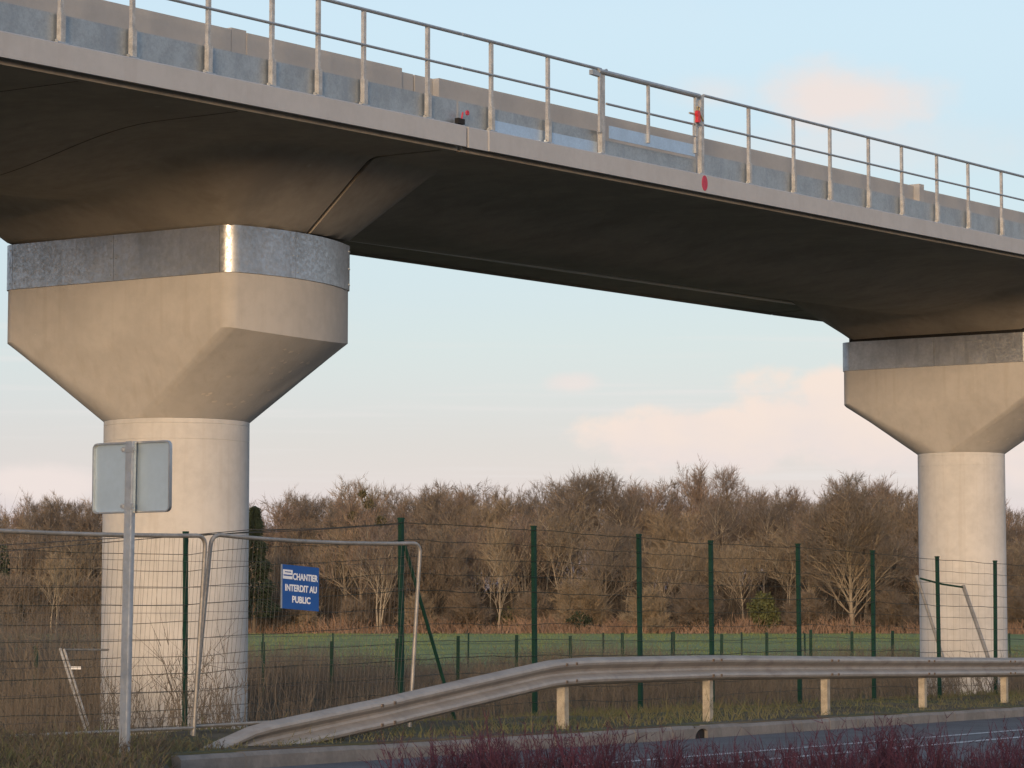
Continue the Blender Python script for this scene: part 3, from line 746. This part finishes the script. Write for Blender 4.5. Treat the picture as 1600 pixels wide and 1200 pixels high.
# ------------------------------------------------------------------ green fences
def fpos(s, off=3.5): return C1[:2]+BD[:2]*s*1.0+ND[:2]*off
F1 = [(-10.2, 1.0), (-4.1, 1.05), (.4, 1.35), (3.72, 1.34), (6.72, 1.30), (8.98, 1.26), (12.03, 1.28), (14.9, 1.23), (17.7, 1.18), (20.3, 1.15), (23.2, 1.12), (26.1, 1.1)]
def tall_fence():
    p = fpos(3.72); root = thing('tall_wire_fence', 'tall green wire mesh fence with slim posts in front of both piers', 'fence', (*p, float(ground_z(*p))))
    b3, n3 = BD, ND
    tops, bots = [], []
    for s, z in F1:
        q = fpos(s); g = float(ground_z(*q)); zt = CZ+z; r_ = .031 if s > .0 else .024
        lean = random.uniform(-.02, .03)
        T = np.array([q[0]+lean, q[1], zt]); B = np.array([q[0], q[1], g-.2])
        if s == .4: T = T-b3*.02; 
        ax = (T-B)/2
        po = MB().box((T+B)/2, b3*r_, n3*r_*.9, ax).build('post', M['green_paint'], root)
        MB().box(T+UP*.012, b3*(r_+.004), n3*(r_+.004), UP*.012).build('cap', M['green_paint'], po)
        tops.append(T); bots.append(np.array([q[0], q[1], g]))
    # raking brace beside the corner post
    q = fpos(.4); T = np.array([q[0]+.03, q[1], CZ+1.02]); e = fpos(.4+1.35); B = np.array([e[0], e[1]-.1, float(ground_z(*e))-.1])
    MB().tube([T, B], .024, 8).build('brace', M['green_paint'], root)
    wm = MB()
    for i in range(len(F1)-1):
        A0, A1, T0, T1 = bots[i]+UP*.02, bots[i+1]+UP*.02, tops[i]-UP*.04, tops[i+1]-UP*.04
        L = np.linalg.norm(A1-A0); off = n3*.04
        nh = 13
        for k in range(nh):
            v = k/(nh-1); ph = random.random()*6; am = random.uniform(.004, .016)
            pts = [A0*(1-u)*(1-v)+A1*u*(1-v)+T0*(1-u)*v+T1*u*v+off+UP*am*math.sin(ph+u*7+math.sin(u*13+ph)) for u in np.linspace(0, 1, 13)]
            wm.tube(pts, .0042 if k % 4 else .0056, 3, cap=False)
        nv = max(2, int(L/.28))
        for k in range(1, nv):
            u = k/nv; wm.tube([A0*(1-u)*(1-v)+A1*u*(1-v)+T0*(1-u)*v+T1*u*v+off+b3*.008*math.sin(u*40+v*6) for v in (0, .3, .6, 1)], .0012, 3, cap=False)
    wm.build('wire_mesh', M['green_wire'], root, kind='stuff')
    # slack strands tied from the corner post back to the lower fence on the left
    T = tops[2]-UP*.06
    for k, (x, y) in enumerate(((395, 828), (240, 838))):
        E_ = px(x, y, 34.5-k*1.2); mid = [T*(1-u)+E_*u-UP*.02*math.sin(math.pi*u) for u in np.linspace(0, 1, 10)]
        F_ = px(-60, 868-k*12, 30.5-k)
        MB().tube(mid+[F_], .005, 4).build('strand', M['wire'], root)
tall_fence()

def low_fence(pts, h, r_, label, nw, col='green_paint', rise=0.):
    g0 = float(ground_z(*pts[0])); root = thing('low_wire_fence', label, 'fence', (*pts[0], g0))
    tops = []
    for q in pts:
        g = float(ground_z(*q)); hh = h+rise*len(tops)+random.uniform(-.04, .04); le = random.uniform(-.03, .03)
        MB().box((q[0]+le/2, q[1], g+hh/2-.1), (r_, 0, 0), (0, r_, 0), (le/2, 0, hh/2+.1)).build('post', M[col], root)
        tops.append(np.array([q[0], q[1], g]))
    wm = MB()
    for a, b_ in zip(tops[:-1], tops[1:]):
        for k in range(nw):
            v = .06+.9*k/(nw-1); wm.tube([a*(1-u)+b_*u+UP*(h*v+.01*math.sin(u*9+k)) for u in (0, .25, .5, .75, 1)], .004, 3, cap=False)
    wm.build('wire', M['green_wire'], root, kind='stuff')
# fence of short dark posts behind the piers
low_fence([(-4.856+1.234*i, 56+1.562*i) for i in range(-4, 18)], 1.17, .036, 'fence of short dark green posts standing in the brown weeds before the field', 6, rise=.015)
low_fence([((626-800+105.5*i)/FPX*100, 100+random.uniform(-1, 1)) for i in range(-2, 11)], 1.25, .03, 'thin far fence of slim posts crossing the green field', 5)

# leaning poles and frames
def leaning(name, label, cat, polys, r_, m, extra=None):
    b0 = polys[0][0]; root = thing(name, label, cat, b0)
    for nm, pts in polys_named(polys, name): MB().tube(pts, r_, 8).build(nm, m, root)
    return root
def polys_named(polys, name): return [('pole' if i != 1 else 'cross_bar', p) for i, p in enumerate(polys)]
Yl = 35.6
def gp(x, Yd): q = np.array([(x-800)/FPX*Yd, Yd]); return np.array([q[0], q[1], float(ground_z(*q))-.03])
lf = thing('fallen_frame', 'pale tubular frame fallen aslant against the near pier', 'frame', gp(150, Yl))
MB().tube([gp(152, Yl), px(97, 1013, Yl+.3)], .018, 8).build('outer_tube', M['post_metal'], lf)
MB().tube([gp(158, Yl), px(103, 1014, Yl+.3)], .016, 8).build('inner_tube', M['post_metal'], lf)
MB().tube([px(103, 1015, Yl+.3), px(172, 1015, 37.6)], .014, 8).build('top_tube', M['heras'], lf)
MB().box(px(122, 1043, Yl+.2), (.062, 0, 0), (0, .004, 0), (0, 0, .018)).build('tag_plate', M['white_print'], lf)
Yr = 57.6
rf = thing('leaning_props', 'two grey poles joined by a bar, leaning on the far pier', 'poles', gp(1488, Yr))
MB().tube([gp(1489, Yr), px(1431, 900, Yr+1.0)], .035, 8).build('left_pole', M['heras'], rf)
MB().tube([gp(1562, Yr+.2), px(1503, 915, Yr+1.2)], .04, 8).build('right_pole', M['heras'], rf)
MB().tube([px(1436, 904, Yr+.97), px(1470, 913, Yr+1.05), px(1503, 918, Yr+1.17)], .022, 6).build('cross_bar', M['green_paint'], rf)

# ------------------------------------------------------------------ trees
def unit(v): return v/(np.linalg.norm(v)+1e-9)
def make_tree(seed, H=13., base=.30, spread=.55, limbs=12, stems=1, tr=.16, dens=1., up=.35, wide=1.0, droop=0.):
    r = np.random.default_rng(seed)
    trunk = MB(); tw = []                                # tw: (P, Q, r)
    br = MB()
    def wiggle(p, d, L, n, r0, r1, bend, mb, sides):
        pts = [p]; rs = [r0]; dd = d.copy()
        for k in range(n):
            dd = unit(dd+r.normal(0, bend, 3)+np.array([0, 0, up*.12])); pts.append(pts[-1]+dd*L/n); rs.append(r0+(r1-r0)*(k+1)/n)
        mb.tube(pts, rs, sides, cap=False); return pts, dd
    def branch(p, d, L, rad, lvl):
        if lvl == 3:
            n = 2; q = p+d*L*.5+r.normal(0, .03, 3); e = q+unit(d+r.normal(0, .3, 3)+[0, 0, .15])*L*.5
            tw.append((p, q, rad)); tw.append((q, e, rad*.8))
            for _ in range(int(r.integers(4, 8)*dens)):
                s = p+(e-p)*r.uniform(.2, 1.); dd = unit(d+r.normal(0, .55, 3)+np.array([0, 0, .25-droop])); tw.append((s, s+dd*r.uniform(.3, .8), rad*.7))
            return
        pts, _ = wiggle(p, d, L, 4 if lvl == 1 else 3, rad, rad*.35, .13, trunk, 5 if lvl == 1 else 3)
        kids = {1: int(10*dens), 2: int(7*dens)}[lvl]
        for k in range(kids):
            q = r.uniform(.25, 1.) if k else 1.; i = min(int(q*(len(pts)-1)), len(pts)-2); f_ = q*(len(pts)-1)-i
            s = pts[i]*(1-f_)+pts[i+1]*f_; dd = unit(pts[i+1]-pts[i])
            side = r.normal(0, 1, 3); side -= dd*side.dot(dd); side = unit(side)
            nd = unit(dd*.75+side*r.uniform(.4, .9)+np.array([0, 0, .18-droop]))
            branch(s, nd, L*r.uniform(.38, .62)*(1.05-.35*q*(lvl == 1)), max(rad*.5, .026 if lvl == 1 else .012), lvl+1)
    for st in range(stems):
        a = r.uniform(0, 6.28); lean = .05 if stems == 1 else .13
        p0 = np.array([math.cos(a), math.sin(a), 0])*(.0 if stems == 1 else .25+.1*st)
        d = unit(np.array([math.cos(a)*lean, math.sin(a)*lean, 1.]))
        Hs = H*(1 if st == 0 else r.uniform(.75, 1.))
        pts = [p0-np.array([0, 0, .3])]; rs = [tr*1.25]; dd = d.copy(); n = 9
        for k in range(n):
            dd = unit(dd+r.normal(0, .045, 3)+np.array([0, 0, .08])); pts.append(pts[-1]+dd*(Hs*.66)/n); rs.append(tr*(1-.85*(k+1)/n)+.012)
        trunk.tube(pts, rs, 7, cap=False)
        for k in range(limbs):
            q = base+(1-base)*(k+r.uniform(0, .9))/limbs; q = min(q, .995); i = min(int(q*n), n-1); f_ = q*n-i
            s = pts[i]*(1-f_)+pts[i+1]*f_; ph = k*2.4+r.uniform(-.5, .5)+seed
            sp = spread*(1.2-.45*q)*wide
            nd = unit(np.array([math.cos(ph)*sp, math.sin(ph)*sp, .62+.55*q-droop]))
            branch(s, nd, H*(.24+.20*(1-q)+.06*r.random())*(.8+.4*wide*.5), max(.02, rs[i]*.36), 1)
    P, Q, rad = zip(*tw)
    return trunk, br, (np.array(P), np.array(Q), np.array(rad))


def tree_proto(idx, bark, twig, **kw):
    tk, br, (P, Q, rad) = make_tree(100+idx, **kw)
    me_t = tk.build('trunk', M[bark], None, smooth=60, recalc=False)
    tri = cones(P, Q, np.minimum(np.maximum(rad, TWIG_R), .018))
    bv = np.array(br.v); tris = []
    for f_ in br.f:
        if len(f_) == 4: tris += [bv[f_[0]], bv[f_[1]], bv[f_[2]], bv[f_[0]], bv[f_[2]], bv[f_[3]]]
    V = np.concatenate([tri, np.array(tris)]) if tris else tri
    me_c = soup('crown', V, 3, M[twig])
    a, b_ = me_t.data, me_c.data
    bpy.data.objects.remove(me_t); bpy.data.objects.remove(me_c)
    zmax = float(np.percentile(V[:, 2], 99.3))
    return a, b_, zmax
TWIG_R = .015
PROTO = {
    'round0': tree_proto(0, 'bark', 'twig', base=.28, spread=.8, limbs=15, tr=.17),
    'round1': tree_proto(1, 'bark_dark', 'twig_red', base=.35, spread=.75, limbs=15, tr=.16),
    'round2': tree_proto(2, 'bark', 'twig_red', base=.32, spread=.85, limbs=14, tr=.18),
    'round3': tree_proto(21, 'bark', 'twig_tan', base=.30, spread=.85, limbs=17, tr=.15, dens=1.05),
    'round4': tree_proto(22, 'bark_dark', 'twig', base=.22, spread=.95, limbs=16, tr=.17, stems=2),
    'pale3': tree_proto(23, 'bark_pale', 'twig_tan', base=.48, spread=.7, limbs=9, tr=.10, stems=2, dens=.9),
    'pale0': tree_proto(3, 'bark_pale', 'twig_tan', base=.40, spread=.55, limbs=11, tr=.12, stems=2, dens=.85),
    'pale1': tree_proto(4, 'bark_pale', 'twig', base=.45, spread=.5, limbs=11, tr=.11, dens=.9),
    'pale2': tree_proto(5, 'bark_pale', 'twig_red', base=.38, spread=.6, limbs=10, tr=.11, stems=3, dens=.75),
    'slim': tree_proto(6, 'bark_pale', 'twig_tan', base=.15, spread=.24, limbs=18, tr=.11, up=.8, dens=.85),
    'big': tree_proto(7, 'bark', 'twig', base=.16, spread=.62, limbs=26, tr=.19, stems=2, dens=1.05, up=.6),
    'shrub0': tree_proto(8, 'bark', 'twig_tan', H=4., base=.05, spread=.95, limbs=9, stems=4, tr=.035, dens=.8),
    'shrub1': tree_proto(9, 'bark_dark', 'twig', H=4., base=.05, spread=.9, limbs=9, stems=4, tr=.035, dens=.9),
}
ROOTS = {}
def plant(proto, x, y, h, rot, name, label, cat, group=None):
    a, b_, zm = PROTO[proto]; k = h/zm
    t = thing(name, label, cat, (x, y, float(ground_z(x, y))), group)
    t.rotation_euler = (0, 0, rot); t.scale = (k*random.uniform(.92, 1.12), k*random.uniform(.92, 1.12), k)
    for nm, me in (('trunk', a), ('crown', b_)):
        o = bpy.data.objects.new(nm, me); C.objects.link(o); o.parent = t
    return t
SKY_X = [-60, 0, 60, 155, 270, 395, 430, 480, 560, 640, 700, 780, 850, 930, 1000, 1050, 1120, 1200, 1280, 1330, 1430, 1570, 1640]
SKY_Y = [795, 790, 775, 782, 790, 790, 782, 762, 752, 762, 757, 744, 729, 737, 748, 742, 740, 752, 760, 752, 768, 796, 803]
def top_h(x, y): pxl = 800+FPX*x/y; return (HOR-np.interp(pxl, SKY_X, SKY_Y))/FPX*y+CZ-float(ground_z(x, y))
MARK = [(-70, 'beyond the fence panel at far left'), (60, 'well left of the near pier'), (160, 'just left of the near pier'), (392, 'behind the near pier'), (436, 'just right of the near pier'), (500, 'above the blue sign'),
        (570, 'right of the blue sign'), (628, 'left of the braced post'), (700, 'right of the braced post'), (770, 'well right of the braced post'), (835, 'left of the first unbraced post'),
        (915, 'right of the first unbraced post'), (997, 'left of the second unbraced post'), (1050, 'right of the second unbraced post'),
        (1107, 'left of the third unbraced post'), (1175, 'left of the evergreen bush'), (1241, 'above the evergreen bush'), (1300, 'left of the twin trunked tree'),
        (1360, 'behind the twin trunked tree'), (1432, 'just left of the far pier'), (1570, 'behind the far pier'), (1700, 'right of the far pier')]
def where(x, y):
    p = 800+FPX*x/y
    for m, t in MARK:
        if p <= m: return t
    return MARK[-1][1]
TREES = {}
def wood_row(y0, xs, protos, desc, name, hk, jit):
    for x in xs:
        y = y0+random.uniform(-jit, jit); x = x+random.uniform(-.7, .7)
        h = top_h(x, y)*hk*random.choice((.80, .9, .95, 1.0, 1.03))
        pr = random.choice(protos)
        lab = desc[pr[:3]]+' '+where(x, y)
        t = plant(pr, x, y, h, random.uniform(0, 6.28), name, lab, 'tree', 'bare trees of the wood beyond the field')
        TREES.setdefault(lab, []).append((x/y, t))
wood_row(256, np.arange(-52, 56, 2.6), ['round0', 'round1', 'round2', 'round3', 'round4'], {'rou': 'skyline tree, bare and brown,'}, 'bare_tree', 1.0, 4)
wood_row(242, np.arange(-48, 52, 2.5), ['round0', 'round1', 'round2', 'round3', 'round4', 'pale1'], {'rou': 'bare brown tree deeper in wood', 'pal': 'thin pale tree deeper in wood'}, 'bare_tree', .95, 3)
wood_row(229, np.arange(-46, 48, 2.5), ['pale0', 'pale1', 'pale2', 'pale3', 'round0', 'round4', 'pale3'], {'rou': 'low brown tree at field edge', 'pal': 'pale stemmed tree at field edge'}, 'bare_tree', .74, 4)
for lab, ts in TREES.items():                            # several of one kind at one landmark: say which
    if len(ts) > 1:
        ts.sort(key=lambda q: q[0]); n = len(ts)
        for k, (_, t) in enumerate(ts):
            t['label'] = lab+', '+({2: ('left of two', 'right of two'), 3: ('leftmost of three', 'middle of three', 'rightmost of three')}.get(n) or ['leftmost of several', 'second from left', 'third from left', 'fourth from left', 'fifth from left', 'sixth from left'])[min(k, 5)]
plant('big', (1331-800)/FPX*222, 222, top_h((1331-800)/FPX*222, 222)*1.0, .6, 'bare_tree', 'big round bare tree with twin pale trunks at the field edge', 'tree')
plant('slim', (778-800)/FPX*224, 224, 9.0, 0, 'bare_tree', 'slim upright pale tree like a broom, left of the tall post', 'tree')
plant('pale2', (590-800)/FPX*221, 221, 8.4, 1, 'bare_tree', 'pale branching tree lit gold just right of the blue sign', 'tree')
mt = plant('round2', (570-800)/FPX*226, 226, 11.8, 2, 'bare_tree', 'tall bare tree with dark mistletoe clumps in its top', 'tree')
plant('pale0', (85-800)/FPX*205, 205, 6.2, 2.2, 'bare_tree', 'small tree with pale fanning stems left of the near pier', 'tree')


def leaf_ball(c, rx, ry, rz, n, size, seed):
    r = np.random.default_rng(seed); d = r.normal(0, 1, (n, 3)); d /= np.linalg.norm(d, axis=1, keepdims=True)
    lob = 1+.25*np.sin(d[:, 0]*5+seed)*np.sin(d[:, 2]*4+d[:, 1]*3)
    p = c+d*(r.uniform(.55, 1, (n, 1))*lob[:, None])*[rx, ry, rz]
    a = r.normal(0, 1, (n, 3)); a /= np.linalg.norm(a, axis=1, keepdims=True); b_ = np.cross(a, r.normal(0, 1, (n, 3))); b_ /= np.linalg.norm(b_, axis=1, keepdims=True)
    s = size*r.uniform(.6, 1.3, (n, 1))
    return np.stack([p-a*s, p+b_*s*.5, p+a*s, p-b_*s*.5], 1).reshape(-1, 3)
# mistletoe: leafy clumps growing in that tree's crown
mz = np.array(mt.location)
V = np.concatenate([leaf_ball(mz+[dx, 0, hz], rr, rr, rr, 260, .10, i) for i, (dx, hz, rr) in enumerate(((.3, 10.2, .5), (-1.0, 9.3, .4), (1.3, 8.9, .45), (-.2, 11.0, .35)))])
soup_o = soup('mistletoe', V-mz, 4, M['mistletoe']); soup_o.location = mz
tag(soup_o, 'dark mistletoe clumps lodged in the top of a tall bare tree', 'mistletoe')
def leafy(name, x, y, rx, rz, n, size, m, label, cat, stem=True, cone=False):
    g = float(ground_z(x, y)); t = thing(name, label, cat, (x, y, g)); c = np.array([x, y, g+rz])
    if cone:
        r = np.random.default_rng(5); h = r.uniform(.08, 1, n)**.8; ph = r.uniform(0, 6.28, n); rad = rx*(1.03-h)*r.uniform(.55, 1, n)*(1+.25*np.sin(h*38))
        p = np.stack([x+rad*np.cos(ph), y+rad*np.sin(ph), g+h*2*rz], 1)
        q = p+np.stack([np.cos(ph)*.45, np.sin(ph)*.45, -.16*np.ones(n)], 1)*r.uniform(.5, 1.2, (n, 1))
        V = cones(p, q, .07)-np.array([x, y, g]); soup('crown', V, 3, m, t)
    else:
        V = leaf_ball(c, rx, rx, rz, n, size, int(abs(x*10))); soup('crown', V-np.array([x, y, g]), 4, m, t)
    MB().tube([(x, y, g-.1), (x+.1, y, g+rz*1.2)], [.12, .05], 6).build('trunk', M['bark_dark'], t)
leafy('evergreen_bush', (1192-800)/FPX*221, 221, 1.15, 1.55, 2600, .14, M['ivy'], 'rounded yellow green evergreen bush at the edge of the wood', 'bush')
leafy('ivy_tree', (800-800)/FPX*226+.0, 226, 1.1, 1.0, 900, .14, M['ivy'], 'low ivy green bush left of the tall post at the wood', 'bush')
leafy('conifer', (398-800)/FPX*215, 215, 1.9, 4.8, 4200, .2, M['conifer'], 'dark conifer peeping out right of the near pier', 'tree', cone=True)
leafy('dark_bush', (905-800)/FPX*222, 222, 1.1, .85, 900, .13, M['conifer'], 'low dark evergreen bush at the foot of the wood', 'bush')
leafy('dark_bush', (-8-800)/FPX*210, 210, 1.3, 3.6, 2200, .16, M['conifer'], 'dark evergreen bush at the far left edge of the wood', 'bush')
shr = [(1012, 218, 3.4, 'shrub0', 'golden bare shrub beside the tall post at the middle of the barrier'), (655, 222, 3.0, 'shrub0', 'pale arching shrub behind the braced green post'), (905, 223, 4.2, 'shrub0', 'tan shrub standing over the low dark bush'),
       (730, 224, 3.4, 'shrub1', 'brown shrub right of the braced post'), (1090, 223, 3.8, 'shrub1', 'brown shrub left of the evergreen bush'), (1255, 223, 3.2, 'shrub1', 'brown shrub left of the twin trunked tree'),
       (1395, 222, 3.4, 'shrub1', 'brown shrub between the twin trunked tree and the far pier'), (470, 222, 3.2, 'shrub0', 'tan shrub below the blue sign'), (420, 220, 3.6, 'shrub1', 'brown shrub beside the near pier'), (30, 205, 4.2, 'shrub1', 'brown shrub at the left edge of the wood'),
       (140, 206, 4.0, 'shrub1', 'brown shrub just left of the near pier'), (1590, 222, 3.6, 'shrub1', 'brown shrub right of the far pier'), (560, 224, 2.6, 'shrub1', 'small brown shrub right of the blue sign'), (830, 225, 3.3, 'shrub1', 'brown shrub behind the tall post after the braced one')]
for x, y, h, pr, lab in shr: plant(pr, (x-800)/FPX*y, y, h, random.uniform(0, 6), 'bare_shrub', lab, 'shrub', 'bare shrubs along the wood edge')

# ---- uncountable growth
def scatter(name, n, xr, yr, hr, rad, lean, m, label, dens=None, fork=0, zfun=ground_z):
    X = rng.uniform(*xr, n); Yv = rng.uniform(*yr, n)
    if dens is not None:
        k = rng.random(n) < dens(X, Yv); X, Yv = X[k], Yv[k]
    n = len(X); g = zfun(X, Yv); h = rng.uniform(*hr, n)*(1+.35*np.sin(X*.8+np.sin(Yv*.5)))
    P = np.stack([X, Yv, g-.03], 1); d = rng.normal(0, lean, (n, 3)); d[:, 2] = 1; Q = P+d*h[:, None]
    Ps, Qs, Rs = [P], [Q], [np.full(n, rad)]
    for k in range(fork):
        f_ = rng.uniform(.3, .9, (n, 1)); p = P+(Q-P)*f_; dd = (Q-P)/h[:, None]+rng.normal(0, .55, (n, 3)); q = p+dd*h[:, None]*rng.uniform(.15, .4, (n, 1))
        Ps.append(p); Qs.append(q); Rs.append(np.full(n, rad*.7))
    o = soup(name, cones(np.concatenate(Ps), np.concatenate(Qs), np.concatenate(Rs)), 3, m, kind='stuff')
    o['label'] = label; return o
scatter('woodland_thicket', 26000, (-64, 68), (250, 278), (2.5, 6.6), .045, .16, M['under'], 'dense dark thicket behind the bare trees', fork=3)
scatter('undergrowth', 16000, (-55, 58), (224, 246), (1.0, 3.6), .022, .25, M['under'], 'brown undergrowth below the bare trees', fork=3)
scatter('bracken', 14000, (-50, 52), (217, 226), (.35, 1.1), .03, .5, M['bracken'], 'strip of rust brown dead bracken along the wood', dens=lambda x, y: .35+.65*sst(np.sin(x*.35)+np.sin(x*.13+1)+.4*(x > 5), -.3, 1), fork=2)
def weed_d(x, y): a, t = at_coords(x, y); return (t > 5.6)*(np.abs(x/y*FPX+800-800) < 860)*(1-.75*sst(y, 74, 92))
scatter('dry_weeds', 46000, (-17, 20), (31, 92), (.35, .85), .006, .22, M['weeds'], 'brown dry weeds between the fences', dens=weed_d, fork=3)
scatter('tall_brush', 9000, (-26, -5.2), (42, 120), (.7, 1.9), .010, .22, M['weeds'], 'taller brown brush left of the near pier', fork=3, dens=lambda x, y: (x/y*FPX+800 < 190)*1.)
scatter('field_grass', 30000, (-26, 30), (90, 215), (.06, .16), .02, .5, mat('field_grass', (.19, .225, .065), .9, var=.3, vscale=.4), 'short green grass of the field')
def grass_d(x, y): a, t = at_coords(x, y); return ((t > .1) & ((a > -.3) | (t > .1)))*1.-.0
scatter('verge_grass', 60000, (-6.5, 16), (22, 60), (.04, .13), .006, .5, M['grass'], 'short rough grass on the verge behind the kerb', dens=lambda x, y: (lambda a, t: ((t > .12) & (t < 5.5+1.5*np.sin(x)) & (np.abs(x/y) < .2)).astype(float))(*at_coords(x, y)), fork=1)
scatter('verge_tufts', 5000, (-5, 12), (23, 48), (.12, .30), .006, .45, M['grass'], 'taller tufts round the barrier posts', dens=lambda x, y: (lambda a, t: ((t > .2) & (t < 3.5) & (np.abs(x/y) < .2))*sst(np.sin(x*2.1)*np.sin(y*1.3+x), .1, .8))(*at_coords(x, y)), fork=2)
scatter('corner_weeds', 6000, (-5.6, -1.6), (17.5, 26.5), (.05, .20), .005, .6, M['corner_weeds'], 'trodden brown weeds at the end of the kerb', dens=lambda x, y: (lambda a, t: (((a < 1.472*t-.3)&(t<.1)) | ((t > .15)&(a<1))).astype(float))(*at_coords(x, y)), fork=3)
scatter('corner_grass', 24000, (-5.6, -1.6), (17.5, 26.5), (.04, .15), .006, .6, M['grass'], 'olive grass at the end of the kerb', dens=lambda x, y: (lambda a, t: (((a < 1.472*t-.0)&(t<.15)) | (t > .13))*(.25+.75*sst(np.sin(x*3.)+np.sin(y*2.1), -.2, .8)))(*at_coords(x, y)), fork=1)
scatter('pier_weeds', 60, (-3.9, -2.3), (32.6, 34.0), (.4, 1.15), .006, .18, M['weeds'], 'tall dry stalks in front of the near pier', fork=5)
scatter('pier_weeds', 350, (7.4, 11.5), (52, 57), (.2, .6), .007, .4, M['weeds'], 'dry stalks in front of the far pier', fork=4)

# ---- red twigged shrubs on the near side of the road
def red_shrub(x, y, h, w, seed, label):
    r = np.random.default_rng(seed); g = float(ground_z(x, y)); t = thing('red_twigged_shrub', label, 'shrub', (x, y, g), 'red twigged shrubs of the roadside hedge')
    P, Q, Rr = [], [], []
    for _ in range(34):
        a = r.uniform(0, 6.28); p = np.array([x+.1*math.cos(a)*r.random(), y+.1*math.sin(a)*r.random(), g]); d = unit(np.array([math.cos(a)*w*r.random(), math.sin(a)*w*r.random(), 1.])); L = h*r.uniform(.7, 1.02)
        pts = [p+d*L*k/6+np.array([0, 0, .0])+np.append(r.normal(0, .012*k/3, 2), 0) for k in range(7)]
        for k in range(6): P.append(pts[k]); Q.append(pts[k+1]); Rr.append(.0045-.0004*k)
        for _ in range(13):
            k = r.uniform(2.5, 6); i = min(int(k), 5); s = pts[i]+(pts[i+1]-pts[i])*(k-i); dd = unit(d+r.normal(0, .38, 3)+[0, 0, .2]); q = s+dd*r.uniform(.08, .22)
            P.append(s); Q.append(q); Rr.append(.0024)
            for _ in range(3):
                s2 = s+(q-s)*r.uniform(.3, .9); P.append(s2); Q.append(s2+unit(dd+r.normal(0, .5, 3))*r.uniform(.03, .09)); Rr.append(.0018)
    n1 = 38*6
    V = cones(P, Q, Rr)-np.array([x, y, g]); soup('twigs', V, 3, M['red_twig'], t)
    return t
hedge = [(668, 1174, 'leftmost low red twigged shrub before the road'), (722, 1164, 'red twigged shrub in front of the kerb below the ramp'),
         (770, 1160, 'red twigged shrub below the first barrier post on its left'), (835, 1146, 'red twigged shrub just left of the first barrier post'), (905, 1158, 'red twigged shrub below the first barrier post'), (965, 1148, 'red twigged shrub left of the gully'),
         (1030, 1172, 'low red twigged shrub under the gully'), (1100, 1176, 'low red twigged shrub below the second barrier post'), (1160, 1178, 'low thin red twigged shrub where the road lines show'), (1225, 1170, 'red twigged shrub below the third barrier post'),
         (1290, 1158, 'red twigged shrub right of the third barrier post'), (1345, 1150, 'tall dense red twigged shrub left of the far pier'), (1400, 1140, 'tallest red twigged shrub, before the far pier'), (1460, 1160, 'red twigged shrub below the far pier'),
         (1530, 1162, 'second red twigged shrub from the right'), (1595, 1152, 'rightmost red twigged shrub'), (1660, 1150, 'red twigged shrub at the right edge of the view')]
for i, (hx, hy, lab) in enumerate(hedge):
    Yd = 11.6+((i*7) % 5)*.22; x = (hx-800)/FPX*Yd; g = float(ground_z(x, Yd)); h = CZ+(HOR-hy)/FPX*Yd-g
    red_shrub(x, Yd, h*.90, .34, 40+i, lab)
